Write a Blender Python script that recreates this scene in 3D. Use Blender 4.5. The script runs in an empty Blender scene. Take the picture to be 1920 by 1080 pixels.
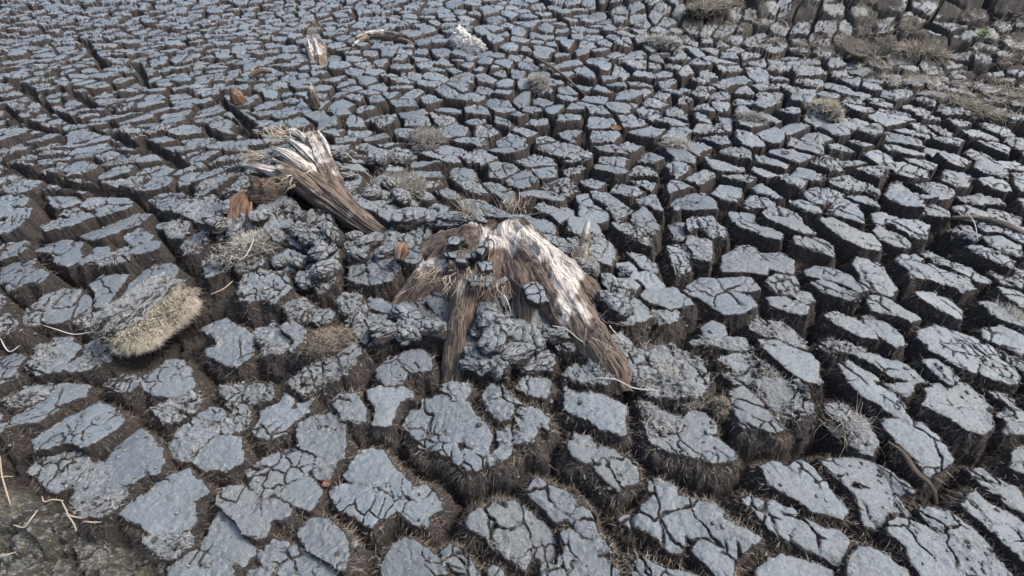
import bpy, math, random
import numpy as np
from mathutils import Vector, Matrix
R = math.radians
random.seed(7); rng = np.random.default_rng(11)
S = bpy.context.scene
COL = S.collection
# ---------------------------------------------------------------- camera
CAM_H = 1.30; PITCH = 42.0; FPX = 900.0            # focal length in pixels of a 1920 wide frame
cam_d = bpy.data.cameras.new('camera'); cam = bpy.data.objects.new('camera', cam_d); COL.objects.link(cam)
cam_d.sensor_width = 36.0; cam_d.lens = 36.0*FPX/1920.0
cam_d.clip_start = 0.02; cam_d.clip_end = 2000
cam.location = (0, 0, CAM_H); cam.rotation_euler = (R(90-PITCH), 0, 0)
S.camera = cam
# ---------------------------------------------------------------- sky, sun, exposure
SUN_EL, SUN_AZ = 52.0, 82.0                        # azimuth measured from the view direction, left negative
W = bpy.data.worlds.new('World'); S.world = W; W.use_nodes = True
nt = W.node_tree; nt.nodes.clear()
sky = nt.nodes.new('ShaderNodeTexSky'); sky.sky_type = 'NISHITA'; sky.sun_disc = False
sky.sun_elevation = R(SUN_EL); sky.sun_rotation = R(SUN_AZ); sky.air_density = 1.0; sky.dust_density = 4.0
bg = nt.nodes.new('ShaderNodeBackground'); bg.inputs['Strength'].default_value = 0.15
wo = nt.nodes.new('ShaderNodeOutputWorld')
nt.links.new(sky.outputs[0], bg.inputs[0]); nt.links.new(bg.outputs[0], wo.inputs[0])
sd = bpy.data.lights.new('sun', 'SUN'); sd.energy = 1.8; sd.angle = R(12); sd.color = (1, .96, .90)
so = bpy.data.objects.new('sun', sd); COL.objects.link(so)
az = R(SUN_AZ); el = R(SUN_EL)
sdir = Vector((math.sin(az)*math.cos(el), math.cos(az)*math.cos(el), math.sin(el)))
so.rotation_euler = sdir.to_track_quat('Z', 'Y').to_euler(); so.location = (0, 0, 5)
S.view_settings.view_transform = 'Standard'; S.view_settings.look = 'None'
S.view_settings.gamma = 1.0; S.view_settings.exposure = 1.15
S.render.engine = 'CYCLES'
S.render.resolution_x = 1024; S.render.resolution_y = 576
# ---------------------------------------------------------------- noise in numpy
def hsh(i, j, k=0):
    n = (i.astype(np.int64)*374761393 + j.astype(np.int64)*668265263 + k*2147483647*31 + k*974711) & 0xffffffff
    n = ((n ^ (n >> 13))*1274126177) & 0xffffffff
    n = ((n ^ (n >> 16))*2246822519) & 0xffffffff
    return ((n ^ (n >> 15)) & 0xffffff).astype(np.float64)/0xffffff
def vnoise(x, y, k=0):
    xi = np.floor(x); yi = np.floor(y); fx = x-xi; fy = y-yi
    fx = fx*fx*(3-2*fx); fy = fy*fy*(3-2*fy)
    a = hsh(xi, yi, k); b = hsh(xi+1, yi, k); c = hsh(xi, yi+1, k); d = hsh(xi+1, yi+1, k)
    return (a*(1-fx)+b*fx)*(1-fy)+(c*(1-fx)+d*fx)*fy
def fbm(x, y, k=0, o=4, g=0.5):
    s = 0; a = 1; t = 0
    for q in range(o):
        s = s+a*(vnoise(x*2**q+q*17.3, y*2**q-q*9.1, k+q)*2-1); t += a; a *= g
    return s/t
def voro(x, y, k=0, jit=0.9):
    xi = np.floor(x); yi = np.floor(y)
    F1 = np.full(x.shape, 9.0); F2 = F1.copy(); I = np.zeros(x.shape); ax = I.copy(); ay = I.copy()
    for dx in (-1, 0, 1):
        for dy in (-1, 0, 1):
            cx = xi+dx; cy = yi+dy
            px = cx+.5+(hsh(cx, cy, k)-.5)*jit; py = cy+.5+(hsh(cx, cy, k+1)-.5)*jit
            d = np.hypot(px-x, py-y); h = hsh(cx, cy, k+2)
            m = d < F1
            F2 = np.where(m, F1, np.minimum(F2, d)); I = np.where(m, h, I); F1 = np.where(m, d, F1)
    return F1, F2, I
def sstep(a, b, x):
    t = np.clip((x-a)/(b-a), 0, 1); return t*t*(3-2*t)
# ---------------------------------------------------------------- pixel of the 1920 frame -> point on the terrain
cp, sp = math.cos(R(PITCH)), math.sin(R(PITCH))
def ray(px, py):
    u = (np.asarray(px, float)-960)/FPX; v = (540-np.asarray(py, float))/FPX
    return u, cp+v*sp, v*cp-sp
def flat(px, py, z=0.0):
    a, b, c = ray(px, py); t = (z-CAM_H)/c
    return a*t, b*t
STX, STY = flat(930, 500)
LGX, LGY = flat(590, 380)
def terrain(x, y):
    t = 0.15*np.exp(-((x-STX)**2+(y-STY-.05)**2)/0.50**2)
    t = t+0.14*np.exp(-((x-LGX-.05)**2+(y-LGY+.05)**2)/0.5**2)
    # low bank on the far right
    b = (x*0.55+y*0.84) - 5.15
    t = t+0.42*sstep(0.0, 1.6, b)*sstep(-.4, 1.4, x)
    t = t+0.035*fbm(x*0.9+3, y*0.9, 50, 2)
    return t
def at(px, py):
    z = 0.0
    for _ in range(10):
        x, y = flat(px, py, z); z = 0.5*z+0.5*terrain(x, y)
    return x, y
def at3(px, py, up=0.0):
    x, y = at(px, py); return Vector((float(x), float(y), float(terrain(x, y))+up))
def depth(x, y):
    return y*cp+(CAM_H)*sp
def proj(x, y, z):
    dz = z-CAM_H
    d = y*cp-dz*sp; v = y*sp+dz*cp
    return 960+FPX*x/d, 540-FPX*v/d
# ---------------------------------------------------------------- object helpers
def tag(o, label=None, cat=None, group=None, kind=None):
    if label: o['label'] = label
    if cat: o['category'] = cat
    if group: o['group'] = group
    if kind: o['kind'] = kind
    return o
def empty(name, loc):
    o = bpy.data.objects.new(name, None); COL.objects.link(o); o.location = loc
    o.empty_display_size = 0.05
    return o
def mesh_obj(name, V, F, mats, parent=None, attrs=None, smooth=True, mi=None, uv=None):
    """V (n,3) world coordinates, F (m,4) or (m,3) indices, origin moved to the parent's (or own) base"""
    V = np.asarray(V, dtype=np.float64); F = np.asarray(F, dtype=np.int32)
    if parent is not None: org = np.array(parent.location)
    else: org = np.array([V[:, 0].mean(), V[:, 1].mean(), V[:, 2].min()])
    me = bpy.data.meshes.new(name)
    k = F.shape[1]
    me.vertices.add(len(V)); me.vertices.foreach_set('co', (V-org).astype(np.float32).ravel())
    me.loops.add(F.size); me.loops.foreach_set('vertex_index', F.ravel())
    me.polygons.add(len(F)); me.polygons.foreach_set('loop_start', np.arange(0, F.size, k, dtype=np.int32))
    if smooth: me.polygons.foreach_set('use_smooth', np.ones(len(F), bool))
    for m in (mats if isinstance(mats, (list, tuple)) else [mats]): me.materials.append(m)
    if mi is not None: me.polygons.foreach_set('material_index', np.asarray(mi, np.int32))
    for an, av in (attrs or {}).items():
        a = me.attributes.new(an, 'FLOAT', 'POINT'); a.data.foreach_set('value', np.asarray(av, np.float32))
    if uv is not None:
        a = me.attributes.new('grain', 'FLOAT_VECTOR', 'POINT')
        a.data.foreach_set('vector', np.asarray(uv, np.float32).ravel())
    me.update(calc_edges=True)
    o = bpy.data.objects.new(name, me); COL.objects.link(o)
    if parent is not None: o.parent = parent
    else: o.location = org
    return o
def strands(P, D, L, rad, curl=0.5, seg=3, tone=None, droop=0.0, rg=rng):
    """thin tapered three sided fibres; returns V, F, tone"""
    N = len(P)
    if N == 0: return np.zeros((0, 3)), np.zeros((0, 4), int), np.zeros(0)
    D = D/np.maximum(np.linalg.norm(D, axis=1, keepdims=True), 1e-6)
    side = rg.normal(size=(N, 3)); side -= (side*D).sum(1, keepdims=True)*D
    side /= np.maximum(np.linalg.norm(side, axis=1, keepdims=True), 1e-6)
    up = np.cross(D, side)
    c = rg.normal(size=(N, 1))*curl; c2 = rg.normal(size=(N, 1))*curl
    L = np.broadcast_to(np.asarray(L, float), (N,))[:, None]; rad = np.broadcast_to(np.asarray(rad, float), (N,))[:, None]
    rings = []
    for k in range(seg+1):
        t = k/seg
        cen = P+D*L*t+side*L*c*t*t+up*L*c2*(t*t*t-0.5*t*t)
        cen[:, 2] -= droop*(L[:, 0])*t*t
        rr = rad*(1-0.72*t)
        for q in range(3):
            a = 2.0944*q
            rings.append(cen+rr*(side*math.cos(a)+up*math.sin(a)))
    V = np.stack(rings, 1).reshape(-1, 3)
    n = 3*(seg+1); F = []
    for k in range(seg):
        for q in range(3):
            a = 3*k+q; b = 3*k+(q+1) % 3
            F.append([a, b, b+3, a+3])
    F = (np.array(F)[None]+(np.arange(N)*n)[:, None, None]).reshape(-1, 4)
    if tone is None: tone = rg.random(N)
    return V, F, np.repeat(tone, n)
# ---------------------------------------------------------------- materials
def newmat(name):
    m = bpy.data.materials.new(name); m.use_nodes = True; n = m.node_tree; n.nodes.clear()
    out = n.nodes.new('ShaderNodeOutputMaterial'); b = n.nodes.new('ShaderNodeBsdfPrincipled')
    n.links.new(b.outputs[0], out.inputs[0])
    return m, n, b
def N_(n, t, **k):
    x = n.nodes.new(t)
    for a, v in k.items(): setattr(x, a, v)
    return x
def lk(n, a, b): n.links.new(a, b)
def noise_node(n, vec, scale, detail=4, rough=0.6):
    x = N_(n, 'ShaderNodeTexNoise'); x.inputs['Scale'].default_value = scale
    x.inputs['Detail'].default_value = detail; x.inputs['Roughness'].default_value = rough
    lk(n, vec, x.inputs['Vector']); return x.outputs['Fac']
def ramp(n, fac, stops):
    r = N_(n, 'ShaderNodeValToRGB'); lk(n, fac, r.inputs[0]); e = r.color_ramp.elements
    while len(e) < len(stops): e.new(0.5)
    for i, (p, c) in enumerate(stops):
        e[i].position = p; e[i].color = (*c, 1) if len(c) == 3 else c
    return r.outputs[0]
def mixc(n, f, a, b, mode='MIX'):
    m = N_(n, 'ShaderNodeMix', data_type='RGBA', blend_type=mode)
    for s, v in ((m.inputs[0], f), (m.inputs[6], a), (m.inputs[7], b)):
        if hasattr(v, 'node'): lk(n, v, s)
        elif isinstance(v, (int, float)): s.default_value = v
        else: s.default_value = (*v, 1)
    return m.outputs[2]
def math_(n, op, a, b=0.5, c=None):
    m = N_(n, 'ShaderNodeMath', operation=op)
    for i, v in enumerate((a, b, c)):
        if v is None: continue
        if hasattr(v, 'node'): lk(n, v, m.inputs[i])
        else: m.inputs[i].default_value = v
    return m.outputs[0]
def attr(n, name):
    a = N_(n, 'ShaderNodeAttribute'); a.attribute_name = name; return a
def geo_pos(n):
    return N_(n, 'ShaderNodeNewGeometry').outputs['Position']
def bump(n, b, h, dist, strength=1.0):
    x = N_(n, 'ShaderNodeBump'); x.inputs['Distance'].default_value = dist; x.inputs['Strength'].default_value = strength
    lk(n, h, x.inputs['Height']); lk(n, x.outputs[0], b.inputs['Normal'])
def mat_peat(name='cracked_peat'):
    m, n, b = newmat(name); P = geo_pos(n)
    film = attr(n, 'film').outputs['Fac']; rough = attr(n, 'crumb').outputs['Fac']; moss = attr(n, 'moss').outputs['Fac']
    n1 = noise_node(n, P, 9, 5); n2 = noise_node(n, P, 70, 5, .65); n3 = noise_node(n, P, 420, 3, .7)
    grey = ramp(n, n1, [(.30, (.066, .087, .100)), (.55, (.094, .121, .136)), (.75, (.136, .164, .178))])
    grey = mixc(n, ramp(n, n2, [(.35, (0, 0, 0)), (.75, (1, 1, 1))]), grey, (.145, .165, .175))
    tn = attr(n, 'tint').outputs['Fac']; grey = mixc(n, math_(n, 'MULTIPLY', tn, .75), grey, (.072, .082, .086))
    silt = ramp(n, noise_node(n, P, 3.1, 6, .7), [(.42, (0, 0, 0)), (.62, (1, 1, 1))])
    grey = mixc(n, math_(n, 'MULTIPLY', silt, .26), grey, (.115, .112, .106))
    crumbc = ramp(n, n2, [(.28, (.048, .047, .047)), (.42, (.115, .124, .131)), (.56, (.20, .21, .213)), (.72, (.38, .375, .35))])
    top = mixc(n, math_(n, 'MULTIPLY', rough, .8), grey, crumbc)
    speck = ramp(n, n3, [(.66, (0, 0, 0)), (.74, (1, 1, 1))])
    top = mixc(n, math_(n, 'MULTIPLY', speck, .45), top, (.36, .37, .36))
    # peat: streaked vertically like root fibre
    mp = N_(n, 'ShaderNodeMapping'); mp.inputs['Scale'].default_value = (1, 1, .55); lk(n, P, mp.inputs[0])
    p1 = noise_node(n, mp.outputs[0], 160, 5, .7)
    peat = ramp(n, p1, [(.30, (.012, .010, .010)), (.5, (.029, .025, .023)), (.66, (.072, .061, .053)), (.8, (.24, .20, .165))])
    red = ramp(n, n1, [(.45, (1, 1, 1)), (.7, (1.2, .93, .82))])
    peat = mixc(n, 1.0, peat, red, 'MULTIPLY')
    f2 = math_(n, 'ADD', film, math_(n, 'MULTIPLY', math_(n, 'SUBTRACT', n2, .5), .55))
    f2 = ramp(n, f2, [(.38, (0, 0, 0)), (.58, (1, 1, 1))])
    nz = N_(n, 'ShaderNodeSeparateXYZ'); lk(n, N_(n, 'ShaderNodeNewGeometry').outputs['True Normal'], nz.inputs[0])
    lie = N_(n, 'ShaderNodeMapRange'); lk(n, nz.outputs[2], lie.inputs[0])      # the dried film only sits on what lies flat
    lie.inputs[1].default_value = .42; lie.inputs[2].default_value = .68
    f2 = math_(n, 'MULTIPLY', f2, lie.outputs[0])
    c = mixc(n, f2, peat, top)
    mossc = ramp(n, n2, [(.3, (.030, .028, .024)), (.48, (.085, .082, .068)), (.62, (.165, .152, .098)), (.78, (.28, .265, .22))])
    c = mixc(n, moss, c, mossc)
    lk(n, c, b.inputs['Base Color'])
    rr = N_(n, 'ShaderNodeMapRange'); lk(n, f2, rr.inputs[0]); rr.inputs[3].default_value = .95; rr.inputs[4].default_value = .43
    lk(n, rr.outputs[0], b.inputs['Roughness']); b.inputs['Specular IOR Level'].default_value = .45
    h = math_(n, 'ADD', math_(n, 'MULTIPLY', p1, .8), math_(n, 'MULTIPLY', n3, .35))
    amt = N_(n, 'ShaderNodeMapRange'); lk(n, f2, amt.inputs[0]); amt.inputs[3].default_value = 1.0; amt.inputs[4].default_value = .30
    amt2 = math_(n, 'ADD', amt.outputs[0], math_(n, 'MULTIPLY', rough, .5))
    bump(n, b, math_(n, 'MULTIPLY', h, amt2), .010)
    return m
def mat_fibre(name, stops):
    m, n, b = newmat(name); t = attr(n, 'tone').outputs['Fac']
    lk(n, ramp(n, t, stops), b.inputs['Base Color']); b.inputs['Roughness'].default_value = .7
    return m
def mat_wood(name, dark=(.085, .062, .047), mid=(.25, .19, .145), pale=(.80, .74, .67), bias=0.0, orange=0.35, con=.14, bmp=.012):
    m, n, b = newmat(name)
    g = attr(n, 'grain').outputs['Vector']; P = geo_pos(n)
    mp = N_(n, 'ShaderNodeMapping'); mp.inputs['Scale'].default_value = (1, 16, 1); lk(n, g, mp.inputs[0])
    g1 = noise_node(n, mp.outputs[0], 1.9, 9, .74); g2 = noise_node(n, mp.outputs[0], 5.0, 3, .7)
    pt = noise_node(n, P, 7.5, 4, .6)
    sel = math_(n, 'ADD', math_(n, 'ADD', attr(n, 'bleach').outputs['Fac'], bias), math_(n, 'MULTIPLY', math_(n, 'SUBTRACT', pt, .5), 2.2))
    brown = ramp(n, g1, [(.28, tuple(c*.45 for c in dark)), (.45, dark), (.62, mid), (.78, tuple(c*1.8 for c in mid))])
    whit = ramp(n, g1, [(.30, tuple(c*con for c in pale)), (.44, tuple(c*(.5+.5*con**.5*.5) for c in pale)), (.60, pale), (.8, tuple(min(.85, c*1.18) for c in pale))])
    c = mixc(n, ramp(n, sel, [(.38, (0, 0, 0)), (.62, (1, 1, 1))]), brown, whit)
    orr = noise_node(n, mp.outputs[0], .9, 3)
    c = mixc(n, math_(n, 'MULTIPLY', ramp(n, orr, [(.60, (0, 0, 0)), (.70, (1, 1, 1))]), orange), c, (.32, .17, .075))
    mp2 = N_(n, 'ShaderNodeMapping'); mp2.inputs['Scale'].default_value = (.5, 4.2, 1); lk(n, g, mp2.inputs[0])
    g3 = noise_node(n, mp2.outputs[0], 2.2, 5, .6)                     # long drying cracks along the grain
    slit = math_(n, 'ABSOLUTE', math_(n, 'SUBTRACT', g3, .5)); slit = ramp(n, slit, [(.006, (.10, .085, .075)), (.035, (1, 1, 1))])
    c = mixc(n, .9, c, slit, 'MULTIPLY')
    lk(n, c, b.inputs['Base Color']); b.inputs['Roughness'].default_value = .8
    bump(n, b, math_(n, 'ADD', g1, math_(n, 'MULTIPLY', g2, .5)), bmp)
    return m
M_PEAT = mat_peat()
M_FIB = mat_fibre('root_fibre', [(0, (.06, .046, .036)), (.45, (.15, .118, .09)), (.8, (.32, .27, .205)), (1, (.55, .48, .38))])
M_HAIR = mat_fibre('pale_fibre', [(0, (.20, .19, .17)), (.5, (.40, .38, .33)), (1, (.66, .63, .56))])
M_STRAW = mat_fibre('straw', [(0, (.13, .10, .07)), (.4, (.27, .22, .155)), (.8, (.47, .41, .31)), (1, (.66, .60, .49))])
M_GREEN = mat_fibre('green_leaf', [(0, (.08, .11, .04)), (1, (.36, .40, .16))])
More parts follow.
